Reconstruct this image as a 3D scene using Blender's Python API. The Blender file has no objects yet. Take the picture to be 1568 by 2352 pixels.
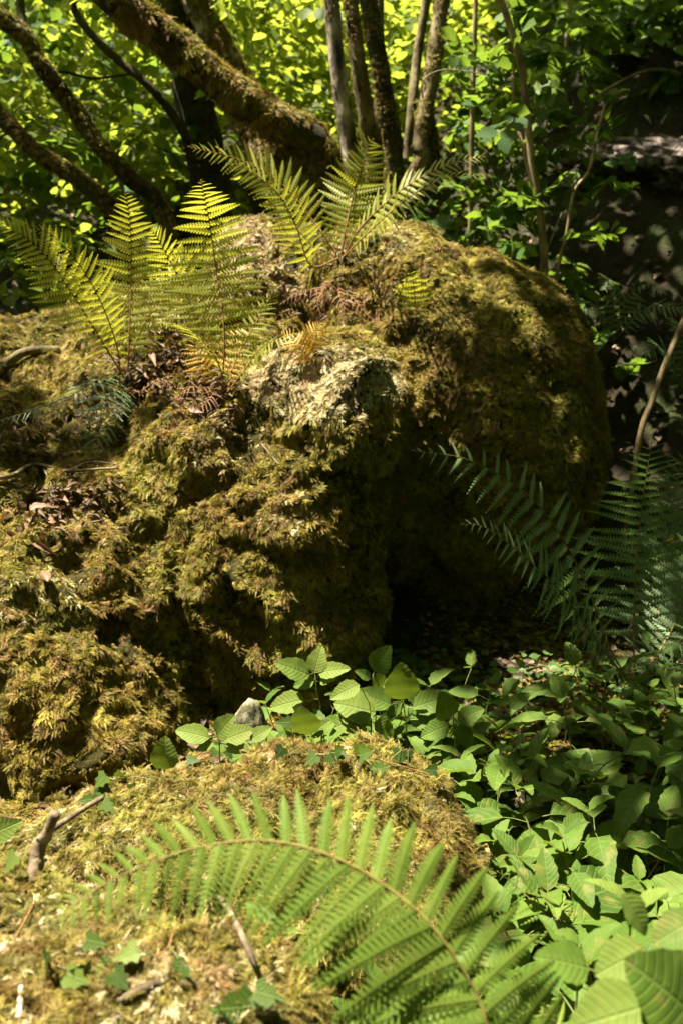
import bpy, bmesh, math, random
import numpy as np
from mathutils import Vector, Matrix, noise
from mathutils.bvhtree import BVHTree

random.seed(7)
RNG = np.random.default_rng(11)
S = bpy.context.scene
COL = S.collection

# ------------------------------------------------------------------ camera, world, sun, exposure
TILT = math.radians(15.0)
CAM = Vector((0, 0, 1.15))
FOC = 2288.0                      # focal length in pixels of the 1568 x 2352 picture
cam = bpy.data.cameras.new('camera')
camo = bpy.data.objects.new('camera', cam)
COL.objects.link(camo)
camo.location = CAM
camo.rotation_euler = (math.pi / 2 - TILT, 0, 0)
cam.sensor_fit = 'VERTICAL'
cam.sensor_height = 36
cam.lens = 18 / (1176 / FOC)
cam.clip_start = 0.02
cam.clip_end = 200
cam.dof.use_dof = True
cam.dof.focus_distance = 2.0
cam.dof.aperture_fstop = 4.3
S.camera = camo

SUN = Vector((-0.34, 0.04, 0.94)).normalized()      # towards the sun
w = bpy.data.worlds.new('World')
S.world = w
w.use_nodes = True
sky = w.node_tree.nodes.new('ShaderNodeTexSky')
sky.sky_type = 'NISHITA'
sky.sun_disc = False
sky.sun_elevation = math.asin(SUN.z)
sky.sun_rotation = math.atan2(SUN.x, SUN.y)
sky.ozone_density = 0.6
sky.dust_density = 3.0
tint = w.node_tree.nodes.new('ShaderNodeMix')          # warm white balance of the picture
tint.data_type = 'RGBA'
tint.blend_type = 'MULTIPLY'
tint.inputs[0].default_value = 1.0
tint.inputs[7].default_value = (1.0, 0.95, 0.74, 1)
w.node_tree.links.new(sky.outputs[0], tint.inputs[6])
w.node_tree.links.new(tint.outputs[2], w.node_tree.nodes['Background'].inputs[0])
w.node_tree.nodes['Background'].inputs[1].default_value = 0.05
sl = bpy.data.lights.new('sun', 'SUN')
sl.energy = 5.0
sl.angle = math.radians(0.5)
sl.color = (1.0, 0.91, 0.74)
so = bpy.data.objects.new('sun', sl)
COL.objects.link(so)
so.rotation_euler = SUN.to_track_quat('Z', 'Y').to_euler()
S.view_settings.view_transform = 'Standard'
S.view_settings.look = 'None'
S.view_settings.gamma = 1
S.view_settings.use_curve_mapping = False
S.view_settings.exposure = 2.6
S.render.engine = 'CYCLES'
S.cycles.max_bounces = 6
S.cycles.diffuse_bounces = 3
S.cycles.transmission_bounces = 4
S.cycles.caustics_reflective = False
S.cycles.caustics_refractive = False
S.cycles.use_denoising = True

# ------------------------------------------------------------------ helpers
CT, ST = math.cos(TILT), math.sin(TILT)


def ray(u, v):
    x, y = (u - 784) / FOC, (1176 - v) / FOC
    return Vector((x, CT + y * ST, -ST + y * CT))


def at(u, v, Y):
    d = ray(u, v)
    return CAM + d * (Y / d.y)


def proj(p):
    q = p - CAM
    f = q.y * CT - q.z * ST
    if f < 0.05:
        return None
    up = q.y * ST + q.z * CT
    return 784 + q.x / f * FOC, 1176 - up / f * FOC


def link(o, parent=None):
    COL.objects.link(o)
    if parent is not None:
        o.parent = parent
    return o


def tag(o, label=None, cat=None, group=None, kind=None):
    if label:
        o['label'] = label
    if cat:
        o['category'] = cat
    if group:
        o['group'] = group
    if kind:
        o['kind'] = kind
    return o


def empty(name, loc, label, cat, group=None):
    o = bpy.data.objects.new(name, None)
    o.empty_display_size = 0.05
    o.location = loc
    link(o)
    return tag(o, label, cat, group)


def mesh_np(name, V, faces, mat, parent=None, smooth=True, var=None, uv=None, offset=None):
    """V (n,3); faces: list of (k,m) int arrays, m = 3 or 4 (or more); var: per vertex float; uv: per vertex (n,2)."""
    V = np.asarray(V, dtype=np.float32).copy()
    if offset is not None:
        V -= np.array(offset, dtype=np.float32)
    me = bpy.data.meshes.new(name)
    faces = [np.asarray(f, dtype=np.int32) for f in faces if len(f)]
    loops = np.concatenate([f.ravel() for f in faces])
    sizes = np.concatenate([np.full(len(f), f.shape[1], dtype=np.int32) for f in faces])
    starts = np.concatenate([[0], np.cumsum(sizes)[:-1]]).astype(np.int32)
    me.vertices.add(len(V))
    me.vertices.foreach_set('co', V.ravel())
    me.loops.add(len(loops))
    me.loops.foreach_set('vertex_index', loops)
    me.polygons.add(len(sizes))
    me.polygons.foreach_set('loop_start', starts)
    me.polygons.foreach_set('loop_total', sizes)
    if smooth:
        me.polygons.foreach_set('use_smooth', np.ones(len(sizes), dtype=bool))
    if var is not None:
        a = me.attributes.new('var', 'FLOAT', 'POINT')
        a.data.foreach_set('value', np.asarray(var, dtype=np.float32))
    if uv is not None:
        a = me.attributes.new('leafuv', 'FLOAT_VECTOR', 'POINT')
        q = np.zeros((len(V), 3), dtype=np.float32)
        q[:, :2] = uv
        a.data.foreach_set('vector', q.ravel())
    me.update(calc_edges=True)
    me.validate()
    me.materials.append(mat)
    o = bpy.data.objects.new(name, me)
    link(o, parent)
    return o


class MB:
    """collects arrays, builds one mesh"""

    def __init__(s):
        s.V, s.F3, s.F4, s.var, s.uv, s.n = [], [], [], [], [], 0

    def add(s, V, tris=(), quads=(), var=0.5, uv=None):
        V = np.asarray(V, dtype=np.float32).reshape(-1, 3)
        if len(tris):
            s.F3.append(np.asarray(tris, dtype=np.int32) + s.n)
        if len(quads):
            s.F4.append(np.asarray(quads, dtype=np.int32) + s.n)
        s.V.append(V)
        s.var.append(np.broadcast_to(np.asarray(var, dtype=np.float32), (len(V),)))
        s.uv.append(np.zeros((len(V), 2), dtype=np.float32) if uv is None else np.asarray(uv, dtype=np.float32))
        s.n += len(V)

    def build(s, name, mat, parent=None, smooth=True, offset=None):
        F = []
        if s.F3:
            F.append(np.concatenate(s.F3))
        if s.F4:
            F.append(np.concatenate(s.F4))
        return mesh_np(name, np.concatenate(s.V), F, mat, parent, smooth, np.concatenate(s.var), np.concatenate(s.uv), offset)


def spline(pts, n):
    """Catmull-Rom through pts, n samples evenly spaced by arc length"""
    P = [np.array(p, dtype=float) for p in pts]
    P = [2 * P[0] - P[1]] + P + [2 * P[-1] - P[-2]]
    out = []
    for i in range(1, len(P) - 2):
        for t in np.linspace(0, 1, 24, endpoint=False):
            a, b, c, d = P[i - 1:i + 3]
            out.append(0.5 * (2 * b + (c - a) * t + (2 * a - 5 * b + 4 * c - d) * t * t + (3 * b - a - 3 * c + d) * t ** 3))
    out.append(P[-2])
    out = np.array(out)
    L = np.concatenate([[0], np.cumsum(np.linalg.norm(np.diff(out, axis=0), axis=1))])
    q = np.linspace(0, L[-1], n)
    return np.stack([np.interp(q, L, out[:, k]) for k in range(3)], 1)


def unit(a):
    a = np.asarray(a, dtype=float)
    return a / (np.linalg.norm(a, axis=-1, keepdims=True) + 1e-9)


def tube(mb, C, R, seg=8, rough=0.0, var=0.5, freq=9.0, seed=0.0, caps=True):
    """tube along C (n,3) with radii R"""
    C = np.asarray(C, dtype=float)
    n = len(C)
    R = np.broadcast_to(np.asarray(R, dtype=float), (n,))
    T = unit(np.gradient(C, axis=0))
    ref = np.array([0.3, 0.9, 0.25])
    A = unit(np.cross(T, ref))
    B = np.cross(T, A)
    ang = np.linspace(0, 2 * np.pi, seg, endpoint=False)
    V = np.zeros((n, seg, 3))
    for j, a in enumerate(ang):
        d = A * math.cos(a) + B * math.sin(a)
        r = R.copy()
        if rough:
            for i in range(n):
                p = C[i] * freq + d[i] * 1.3 + seed
                r[i] *= 1 + rough * (noise.noise(p) + 0.5 * noise.noise(p * 2.7))
        V[:, j] = C + d * r[:, None]
    idx = np.arange(n * seg).reshape(n, seg)
    nx = np.roll(idx, -1, axis=1)
    q = np.stack([idx[:-1], nx[:-1], nx[1:], idx[1:]], -1).reshape(-1, 4)
    V = V.reshape(-1, 3)
    tris = []
    if caps:
        V = np.concatenate([V, C[:1], C[-1:]])
        for j in range(seg):
            k = (j + 1) % seg
            tris.append((n * seg, k, j))
            tris.append((n * seg + 1, (n - 1) * seg + j, (n - 1) * seg + k))
    mb.add(V, tris=tris, quads=q, var=var)


# ------------------------------------------------------------------ materials
def newmat(name):
    m = bpy.data.materials.new(name)
    m.use_nodes = True
    nt = m.node_tree
    for n in list(nt.nodes):
        nt.nodes.remove(n)
    return m, nt, nt.nodes, nt.links


def noise_node(N, L, scale, detail=4, rough=0.6, vec=None):
    t = N.new('ShaderNodeTexNoise')
    t.inputs['Scale'].default_value = scale
    t.inputs['Detail'].default_value = detail
    t.inputs['Roughness'].default_value = rough
    if vec is not None:
        L.new(vec, t.inputs['Vector'])
    return t


def ramp(N, L, src, stops):
    r = N.new('ShaderNodeValToRGB')
    e = r.color_ramp.elements
    while len(e) < len(stops):
        e.new(0.5)
    for k, (p, c) in enumerate(stops):
        e[k].position = p
        e[k].color = (*c, 1)
    L.new(src, r.inputs[0])
    return r


def mixcol(N, L, fac, a, b):
    m = N.new('ShaderNodeMix')
    m.data_type = 'RGBA'
    for sock, v in ((m.inputs[0], fac), (m.inputs[6], a), (m.inputs[7], b)):
        if isinstance(v, (int, float)):
            sock.default_value = v
        elif isinstance(v, tuple):
            sock.default_value = (*v, 1)
        else:
            L.new(v, sock)
    return m.outputs[2]


def leaf_mat(name, stops, trans=(0.28, 0.36, 0.03), tfac=0.4, rough=0.45, veins=False, patch=0.0, patchcol=(0.3, 0.2, 0.05), spec=0.35, sheen=0.0):
    m, nt, N, L = newmat(name)
    out = N.new('ShaderNodeOutputMaterial')
    geo = N.new('ShaderNodeNewGeometry')
    at_ = N.new('ShaderNodeAttribute')
    at_.attribute_name = 'var'
    oi = N.new('ShaderNodeObjectInfo')
    add = N.new('ShaderNodeMath')
    add.operation = 'MULTIPLY_ADD'
    L.new(oi.outputs['Random'], add.inputs[0])
    add.inputs[1].default_value = 0.3
    sub = N.new('ShaderNodeMath')
    sub.operation = 'SUBTRACT'
    L.new(at_.outputs['Fac'], sub.inputs[0])
    sub.inputs[1].default_value = 0.15
    L.new(sub.outputs[0], add.inputs[2])
    col = ramp(N, L, add.outputs[0], stops).outputs[0]
    nz = noise_node(N, L, 60, 3, 0.6, geo.outputs['Position'])
    if patch:
        r = ramp(N, L, noise_node(N, L, 25, 3, 0.6, geo.outputs['Position']).outputs[0], [(0.62 - patch * 0.2, (0, 0, 0)), (0.72, (1, 1, 1))])
        col = mixcol(N, L, r.outputs[0], col, patchcol)
    hsv = N.new('ShaderNodeHueSaturation')
    mr = N.new('ShaderNodeMapRange')
    L.new(nz.outputs[0], mr.inputs[0])
    mr.inputs[3].default_value = 0.75
    mr.inputs[4].default_value = 1.25
    L.new(mr.outputs[0], hsv.inputs['Value'])
    L.new(col, hsv.inputs['Color'])
    col = hsv.outputs[0]
    bsdf = N.new('ShaderNodeBsdfPrincipled')
    bsdf.inputs['Roughness'].default_value = rough
    bsdf.inputs['Specular IOR Level'].default_value = spec
    tr = N.new('ShaderNodeBsdfTranslucent')
    tcol = mixcol(N, L, 0.35, trans, col)
    if veins:
        uvn = N.new('ShaderNodeAttribute')
        uvn.attribute_name = 'leafuv'
        sep = N.new('ShaderNodeSeparateXYZ')
        L.new(uvn.outputs['Vector'], sep.inputs[0])
        ab = N.new('ShaderNodeMath')
        ab.operation = 'ABSOLUTE'
        L.new(sep.outputs[1], ab.inputs[0])
        # lateral veins: u - 0.35*|v| (they curve towards the tip)
        pw = N.new('ShaderNodeMath')
        pw.operation = 'POWER'
        L.new(ab.outputs[0], pw.inputs[0])
        pw.inputs[1].default_value = 1.4
        k = N.new('ShaderNodeMath')
        k.operation = 'MULTIPLY_ADD'
        L.new(pw.outputs[0], k.inputs[0])
        k.inputs[1].default_value = -0.26
        L.new(sep.outputs[0], k.inputs[2])
        sn = N.new('ShaderNodeMath')
        sn.operation = 'MULTIPLY'
        L.new(k.outputs[0], sn.inputs[0])
        sn.inputs[1].default_value = 52
        sn2 = N.new('ShaderNodeMath')
        sn2.operation = 'SINE'
        L.new(sn.outputs[0], sn2.inputs[0])
        vr = ramp(N, L, sn2.outputs[0], [(0.0, (0, 0, 0)), (0.8, (0.15, 0.15, 0.15)), (1.0, (1, 1, 1))])
        mid = ramp(N, L, ab.outputs[0], [(0.02, (1, 1, 1)), (0.07, (0, 0, 0))])
        mx = N.new('ShaderNodeMath')
        mx.operation = 'MAXIMUM'
        L.new(vr.outputs[0], mx.inputs[0])
        L.new(mid.outputs[0], mx.inputs[1])
        fac = N.new('ShaderNodeMath')
        fac.operation = 'MULTIPLY'
        L.new(mx.outputs[0], fac.inputs[0])
        fac.inputs[1].default_value = 0.30
        col = mixcol(N, L, fac.outputs[0], col, (0.16, 0.21, 0.06))
        bp = N.new('ShaderNodeBump')
        bp.inputs['Strength'].default_value = 0.5
        bp.inputs['Distance'].default_value = 0.002
        bp.invert = True
        L.new(mx.outputs[0], bp.inputs['Height'])
        L.new(bp.outputs[0], bsdf.inputs['Normal'])
    L.new(col, bsdf.inputs['Base Color'])
    L.new(tcol, tr.inputs['Color'])
    ms = N.new('ShaderNodeMixShader')
    ms.inputs[0].default_value = tfac
    L.new(bsdf.outputs[0], ms.inputs[1])
    L.new(tr.outputs[0], ms.inputs[2])
    L.new(ms.outputs[0], out.inputs[0])
    return m


def solid_mat(name, stops, scale=20, rough=0.85, bump=0.4, bscale=60, bdist=0.01, stretch=None, stops2=None, scale2=5):
    m, nt, N, L = newmat(name)
    out = N.new('ShaderNodeOutputMaterial')
    tc = N.new('ShaderNodeNewGeometry')
    vec = tc.outputs['Position']
    if stretch:
        mp = N.new('ShaderNodeMapping')
        mp.inputs['Scale'].default_value = stretch
        L.new(vec, mp.inputs[0])
        vec = mp.outputs[0]
    n1 = noise_node(N, L, scale, 6, 0.65, vec)
    col = ramp(N, L, n1.outputs[0], stops).outputs[0]
    if stops2:
        n3 = noise_node(N, L, scale2, 4, 0.6, vec)
        f = ramp(N, L, n3.outputs[0], [(0.45, (0, 0, 0)), (0.58, (1, 1, 1))])
        n4 = noise_node(N, L, scale * 2.3, 4, 0.6, vec)
        col = mixcol(N, L, f.outputs[0], col, ramp(N, L, n4.outputs[0], stops2).outputs[0])
    b = N.new('ShaderNodeBsdfPrincipled')
    b.inputs['Roughness'].default_value = rough
    b.inputs['Specular IOR Level'].default_value = 0.2
    L.new(col, b.inputs['Base Color'])
    n2 = noise_node(N, L, bscale, 6, 0.7, vec)
    bp = N.new('ShaderNodeBump')
    bp.inputs['Strength'].default_value = bump
    bp.inputs['Distance'].default_value = bdist
    L.new(n2.outputs[0], bp.inputs['Height'])
    L.new(bp.outputs[0], b.inputs['Normal'])
    L.new(b.outputs[0], out.inputs[0])
    return m


def moss_mat(name, stops, brown, trans, lo=.08, hi=1.95, tip=(.30, .255, .10)):
    m, nt, N, L = newmat(name)
    out = N.new('ShaderNodeOutputMaterial')
    geo = N.new('ShaderNodeNewGeometry')
    n1 = noise_node(N, L, 9, 5, 0.65, geo.outputs['Position'])
    col = ramp(N, L, n1.outputs[0], stops).outputs[0]
    n2 = noise_node(N, L, 26, 4, 0.7, geo.outputs['Position'])
    f = ramp(N, L, n2.outputs[0], [(0.46, (0, 0, 0)), (0.62, (1, 1, 1))])
    col = mixcol(N, L, f.outputs[0], col, brown)
    va = N.new('ShaderNodeAttribute')
    va.attribute_name = 'var'
    tipf = ramp(N, L, va.outputs['Fac'], [(0.45, (0, 0, 0)), (1.0, (.30, .30, .30))])       # pale highlights put into the colour of the shoot tips
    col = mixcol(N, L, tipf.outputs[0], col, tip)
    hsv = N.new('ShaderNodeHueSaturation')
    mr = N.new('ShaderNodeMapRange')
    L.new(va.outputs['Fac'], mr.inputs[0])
    mr.inputs[3].default_value = lo  # shoot bases darkened, tips brightened: shade and light put into the colour
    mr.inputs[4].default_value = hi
    oi = N.new('ShaderNodeObjectInfo')
    m2 = N.new('ShaderNodeMapRange')
    L.new(oi.outputs['Random'], m2.inputs[0])
    m2.inputs[3].default_value = 0.55
    m2.inputs[4].default_value = 1.4
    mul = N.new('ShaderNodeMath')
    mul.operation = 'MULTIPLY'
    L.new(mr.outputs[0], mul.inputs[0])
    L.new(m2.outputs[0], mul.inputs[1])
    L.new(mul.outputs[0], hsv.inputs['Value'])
    m3 = N.new('ShaderNodeMapRange')
    L.new(noise_node(N, L, 4.5, 4, 0.65, geo.outputs['Position']).outputs[0], m3.inputs[0])
    m3.inputs[1].default_value = 0.35
    m3.inputs[2].default_value = 0.65
    m3.inputs[3].default_value = 0.468
    m3.inputs[4].default_value = 0.512
    L.new(m3.outputs[0], hsv.inputs['Hue'])
    L.new(col, hsv.inputs['Color'])
    b = N.new('ShaderNodeBsdfPrincipled')
    b.inputs['Roughness'].default_value = 0.6
    b.inputs['Specular IOR Level'].default_value = 0.25
    L.new(hsv.outputs[0], b.inputs['Base Color'])
    tr = N.new('ShaderNodeBsdfTranslucent')
    L.new(mixcol(N, L, 0.5, trans, hsv.outputs[0]), tr.inputs[0])
    ms = N.new('ShaderNodeMixShader')
    ms.inputs[0].default_value = 0.22
    L.new(b.outputs[0], ms.inputs[1])
    L.new(tr.outputs[0], ms.inputs[2])
    L.new(ms.outputs[0], out.inputs[0])
    return m


M_rock = solid_mat('mossed_rock', [(0.3, (0.012, 0.012, 0.002)), (0.6, (0.04, 0.034, 0.006)), (0.8, (0.07, 0.055, 0.012))], 14, 0.95, 0.8, 50, 0.02)
M_moss = moss_mat('moss_shoots', [(0.3, (0.065, 0.080, 0.008)), (0.5, (0.175, 0.155, 0.014)), (0.7, (0.31, 0.255, 0.045))], (0.18, 0.115, 0.03), (0.36, 0.31, 0.04))
M_moss2 = moss_mat('golden_moss_shoots', [(0.3, (0.055, 0.068, 0.010)), (0.5, (0.14, 0.13, 0.018)), (0.7, (0.25, 0.21, 0.04))], (0.14, 0.095, 0.02), (0.34, 0.29, 0.04))
M_mosspale = moss_mat('pale_moss_shoots', [(0.3, (0.50, 0.44, 0.20)), (0.6, (0.66, 0.60, 0.36))], (0.50, 0.38, 0.19), (0.55, 0.47, 0.18), .15, 1.4)  # pale moss, lightened further in colour for its sunlit brightness
M_ground = solid_mat('forest_soil', [(0.3, (0.008, 0.007, 0.004)), (0.6, (0.03, 0.022, 0.010)), (0.8, (0.06, 0.04, 0.02))], 25, 0.95, 0.8, 90, 0.02,
                     stops2=[(0.4, (0.010, 0.016, 0.004)), (0.65, (0.035, 0.045, 0.010))], scale2=3)
M_pale = solid_mat('pale_rock', [(0.42, (0.02, 0.016, 0.012)), (0.54, (0.12, 0.095, 0.08)), (0.68, (0.32, 0.27, 0.24))], 19, 0.9, 0.9, 30, 0.05)
M_stone = solid_mat('grey_stone', [(0.35, (0.03, 0.032, 0.012)), (0.5, (0.11, 0.105, 0.06)), (0.65, (0.24, 0.22, 0.15))], 60, 0.9, 0.6, 120, 0.006)
M_bark = solid_mat('dark_mossy_bark', [(0.35, (0.012, 0.010, 0.005)), (0.6, (0.045, 0.035, 0.014)), (0.8, (0.10, 0.07, 0.025))], 22, 0.95, 0.9, 60, 0.02,
                   stops2=[(0.4, (0.03, 0.035, 0.006)), (0.7, (0.09, 0.085, 0.015))], scale2=5)
M_birch = solid_mat('pale_mottled_bark', [(0.38, (0.03, 0.024, 0.016)), (0.5, (0.16, 0.13, 0.10)), (0.62, (0.42, 0.37, 0.30))], 14, 0.85, 0.7, 45, 0.012, stretch=(1, 1, 0.45))
M_bark2 = solid_mat('grey_olive_bark', [(0.38, (0.04, 0.034, 0.018)), (0.55, (0.14, 0.115, 0.055)), (0.7, (0.26, 0.22, 0.12))], 16, 0.9, 0.7, 60, 0.01, stretch=(1, 1, 0.6))
M_sapling = solid_mat('sapling_bark', [(0.35, (0.09, 0.06, 0.03)), (0.55, (0.24, 0.18, 0.10)), (0.75, (0.42, 0.34, 0.22))], 30, 0.7, 0.5, 90, 0.004, stretch=(1, 1, 0.3))
M_stick = solid_mat('dry_stick', [(0.35, (0.03, 0.022, 0.014)), (0.52, (0.11, 0.08, 0.05)), (0.7, (0.24, 0.19, 0.13))], 40, 0.8, 0.5, 150, 0.003)
M_bleached = solid_mat('bleached_twig', [(0.3, (0.25, 0.2, 0.15)), (0.7, (0.55, 0.5, 0.42))], 40, 0.7, 0.4, 150, 0.003)

M_fern = leaf_mat('fern_green', [(0.15, (0.11, 0.14, 0.012)), (0.6, (0.20, 0.22, 0.022)), (0.95, (0.32, 0.32, 0.07))], (0.60, 0.58, 0.05), 0.48, 0.5)
M_ferndark = leaf_mat('shade_fern_green', [(0.15, (0.085, 0.15, 0.06)), (0.6, (0.15, 0.22, 0.10)), (0.95, (0.21, 0.27, 0.15))], (0.15, 0.25, 0.03), 0.3, 0.42)  # separate shade tone of the fern green, skylight put into the colour
M_fernbig = leaf_mat('near_fern_green', [(0.15, (0.07, 0.12, 0.016)), (0.6, (0.12, 0.175, 0.025)), (0.95, (0.18, 0.22, 0.05))], (0.24, 0.34, 0.035), 0.38, 0.6, spec=.12)
M_fernyellow = leaf_mat('yellowing_fern', [(0.1, (0.30, 0.16, 0.015)), (0.6, (0.42, 0.26, 0.03)), (0.95, (0.45, 0.32, 0.06))], (0.5, 0.32, 0.03), 0.4, 0.5)
M_ferndead = leaf_mat('dead_fern', [(0.1, (0.07, 0.03, 0.012)), (0.6, (0.15, 0.065, 0.022)), (0.95, (0.24, 0.12, 0.05))], (0.22, 0.09, 0.02), 0.2, 0.7)
M_stalk = solid_mat('fern_stalk', [(0.3, (0.09, 0.075, 0.018)), (0.7, (0.22, 0.17, 0.05))], 60, 0.6, 0.2)
M_stalkbrown = solid_mat('scaly_fern_stalk', [(0.3, (0.10, 0.05, 0.018)), (0.7, (0.26, 0.13, 0.04))], 120, 0.7, 0.4, 400, 0.002)
M_plant = leaf_mat('woodland_plant_leaf', [(0.15, (0.03, 0.065, 0.008)), (0.6, (0.07, 0.12, 0.016)), (0.95, (0.12, 0.16, 0.03))], (0.22, 0.30, 0.02), 0.33, 0.6, veins=True, spec=.14, patch=.25, patchcol=(.14, .13, .035))
M_plantstem = solid_mat('plant_stem', [(0.3, (0.06, 0.09, 0.02)), (0.7, (0.14, 0.15, 0.05))], 60, 0.5, 0.1)
M_cover = leaf_mat('low_cover_leaf', [(0.15, (0.025, 0.06, 0.010)), (0.6, (0.045, 0.10, 0.018)), (0.95, (0.08, 0.13, 0.03))], (0.16, 0.26, 0.03), 0.3, 0.45)
M_ivy = leaf_mat('ivy_leaf', [(0.15, (0.016, 0.036, 0.004)), (0.6, (0.038, 0.068, 0.008)), (0.95, (0.11, 0.15, 0.02))], (0.14, 0.22, 0.02), 0.25, 0.5, spec=0.18, veins=True)
M_crown = leaf_mat('sunlit_tree_leaf', [(0.1, (0.05, 0.085, 0.010)), (0.6, (0.10, 0.135, 0.015)), (0.95, (0.17, 0.19, 0.03))], (0.44, 0.53, 0.05), 0.52, 0.55, spec=.15)  # brighter copy of the tree leaf, sunlight put into its colour
M_crownshade = leaf_mat('shaded_tree_leaf', [(0.1, (0.02, 0.055, 0.010)), (0.6, (0.045, 0.09, 0.014)), (0.95, (0.09, 0.13, 0.025))], (0.24, 0.36, 0.03), 0.4, 0.6, spec=.15)  # darker copy of the tree leaf, shade put into its colour
M_deadleaf = leaf_mat('dead_leaf', [(0.1, (0.06, 0.03, 0.015)), (0.5, (0.12, 0.065, 0.035)), (0.95, (0.24, 0.16, 0.10))], (0.2, 0.1, 0.03), 0.15, 0.6)
M_scrap = leaf_mat('fern_scrap', [(0.1, (0.045, 0.026, 0.012)), (0.5, (0.10, 0.058, 0.024)), (0.95, (0.22, 0.14, 0.07))], (0.15, 0.07, 0.02), 0.12, 0.7)
M_litter = leaf_mat('leaf_litter', [(0.1, (0.03, 0.018, 0.010)), (0.5, (0.075, 0.045, 0.022)), (0.95, (0.17, 0.115, 0.07))], (0.1, 0.05, 0.02), 0.1, 0.7)


# ------------------------------------------------------------------ ground and hillside: one sheet
def sst(a, b, x):
    t = min(1, max(0, (x - a) / (b - a)))
    return t * t * (3 - 2 * t)


def gz(x, y):
    h = 0.0
    yb = 2.75 - 0.12 * max(0, min(x, 3))
    h += 0.50 * max(0, min(y - yb, 3.2))
    h += 0.36 * max(0, min(y - yb - 3.2, 40))
    h += 0.75 * sst(3.2, 5.6, y + 0.6 * (x - 1.0)) * sst(0.5, 1.6, x)          # steeper bank on the right
    h += 0.25 * max(0, min(x - 1.6, 12))
    h -= 0.10 * sst(-0.4, -2.5, x)
    h += 0.06 * noise.noise(Vector((x * 1.1, y * 1.1, 3))) + 0.03 * noise.noise(Vector((x * 4, y * 4, 7)))
    if y > 3:
        h += min(1, (y - 3) / 2) * 0.14 * noise.noise(Vector((x * 2.1, y * 2.1, 11)))
    if x > .5 and y > 3:
        k = min(1, (x - .5) / .4) * min(1, (y - 3) / .4)
        h += k * (.11 * noise.noise(Vector((x * 3, y * 3, 2))) + .07 * noise.noise(Vector((x * 8, y * 8, 9))) + .03 * noise.noise(Vector((x * 19, y * 19, 4))))
    return h


def axis(lo, hi, fine_lo, fine_hi, step):
    a = list(np.arange(fine_lo, fine_hi, step))
    s, x = step, fine_lo
    while x > lo:
        s *= 1.35
        x -= s
        a.insert(0, x)
    s, x = step, a[-1]
    while x < hi:
        s *= 1.35
        x += s
        a.append(x)
    return np.array(a)


gx, gy = axis(-45, 45, -3, 3.6, 0.045), axis(-25, 60, 0.4, 7, 0.045)
GV = np.array([(x, y, gz(x, y)) for y in gy for x in gx])
nx_, ny_ = len(gx), len(gy)
ii = np.arange(nx_ * ny_).reshape(ny_, nx_)
GQ = np.stack([ii[:-1, :-1], ii[:-1, 1:], ii[1:, 1:], ii[1:, :-1]], -1).reshape(-1, 4)
ground = mesh_np('ground', GV, [GQ], M_ground)
tag(ground, kind='structure', label='dark soil of the forest floor rising to a bank behind')


# ------------------------------------------------------------------ mossy rocks
def blob_mesh(ells, voxel, smooth_it, disp, seed):
    bm = bmesh.new()
    for c, r, rz in ells:
        mtx = Matrix.Translation(c) @ Matrix.Rotation(rz, 4, 'Z') @ Matrix.Diagonal((*r, 1))
        bmesh.ops.create_icosphere(bm, subdivisions=4, radius=1, matrix=mtx)
    me = bpy.data.meshes.new('tmp')
    bm.to_mesh(me)
    bm.free()
    o = bpy.data.objects.new('tmp', me)
    link(o)
    m = o.modifiers.new('r', 'REMESH')
    m.mode = 'VOXEL'
    m.voxel_size = voxel
    s = o.modifiers.new('s', 'SMOOTH')
    s.factor = 0.5
    s.iterations = smooth_it
    dg = bpy.context.evaluated_depsgraph_get()
    me2 = bpy.data.meshes.new_from_object(o.evaluated_get(dg))
    bpy.data.objects.remove(o)
    bpy.data.meshes.remove(me)
    n = len(me2.vertices)
    co = np.zeros(n * 3, dtype=np.float32)
    no = np.zeros(n * 3, dtype=np.float32)
    me2.vertices.foreach_get('co', co)
    me2.vertex_normals.foreach_get('vector', no)
    co, no = co.reshape(-1, 3), no.reshape(-1, 3)
    for i in range(n):
        p = Vector(co[i]) + Vector((seed, 0, 0))
        d = 0.0
        calm = 1.0 - .5 * min(1, max(0, (co[i][0] - .02) / .15)) if seed == 0.0 else 1.0     # the dome is smoother
        for f, a in disp:
            q = p * f
            v = noise.noise(q)
            d += (a * (1.0 - abs(v) * 2.2) if a > 0 else -a * v) * calm     # billowy cushions / plain bumps
        co[i] += no[i] * d
    me2.vertices.foreach_set('co', co.ravel())
    me2.polygons.foreach_set('use_smooth', np.ones(len(me2.polygons), dtype=bool))
    me2.update()
    return me2


def E(u, v, Y, rx, ry, rz, rot=0.0, dz=0.0):
    c = at(u, v, Y)
    c.z += dz
    return (c, (rx, ry, rz), rot)


boulder_ells = [
    E(1085, 985, 3.25, .40, .50, .53),              # dome
    E(910, 960, 3.2, .36, .45, .55),                # dome, left shoulder
    E(1050, 1320, 3.35, .36, .40, .58),             # dome foot (set back, overhang)
    E(760, 960, 2.66, .20, .24, .19),               # bright cushion
    E(690, 1080, 2.75, .24, .30, .28),
    E(670, 1290, 2.62, .215, .32, .42),
    E(560, 1350, 2.64, .20, .30, .40),              # middle mass
    E(650, 1600, 2.58, .16, .28, .44),
    E(520, 1080, 2.75, .22, .30, .26),
    E(150, 1400, 2.55, .42, .42, .34),              # left mass
    E(250, 1600, 2.50, .27, .36, .60),
    E(-50, 1600, 2.50, .45, .42, .65),
    E(40, 1720, 2.30, .44, .42, .52),
    E(150, 1130, 2.95, .60, .36, .30),              # shelf on the left
    E(500, 960, 3.15, .50, .40, .40),
    E(665, 800, 3.5, .30, .38, .40),               # ridge behind
    E(200, 960, 3.5, .55, .36, .33),
    E(-250, 1050, 3.4, .6, .5, .4),
]
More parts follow.
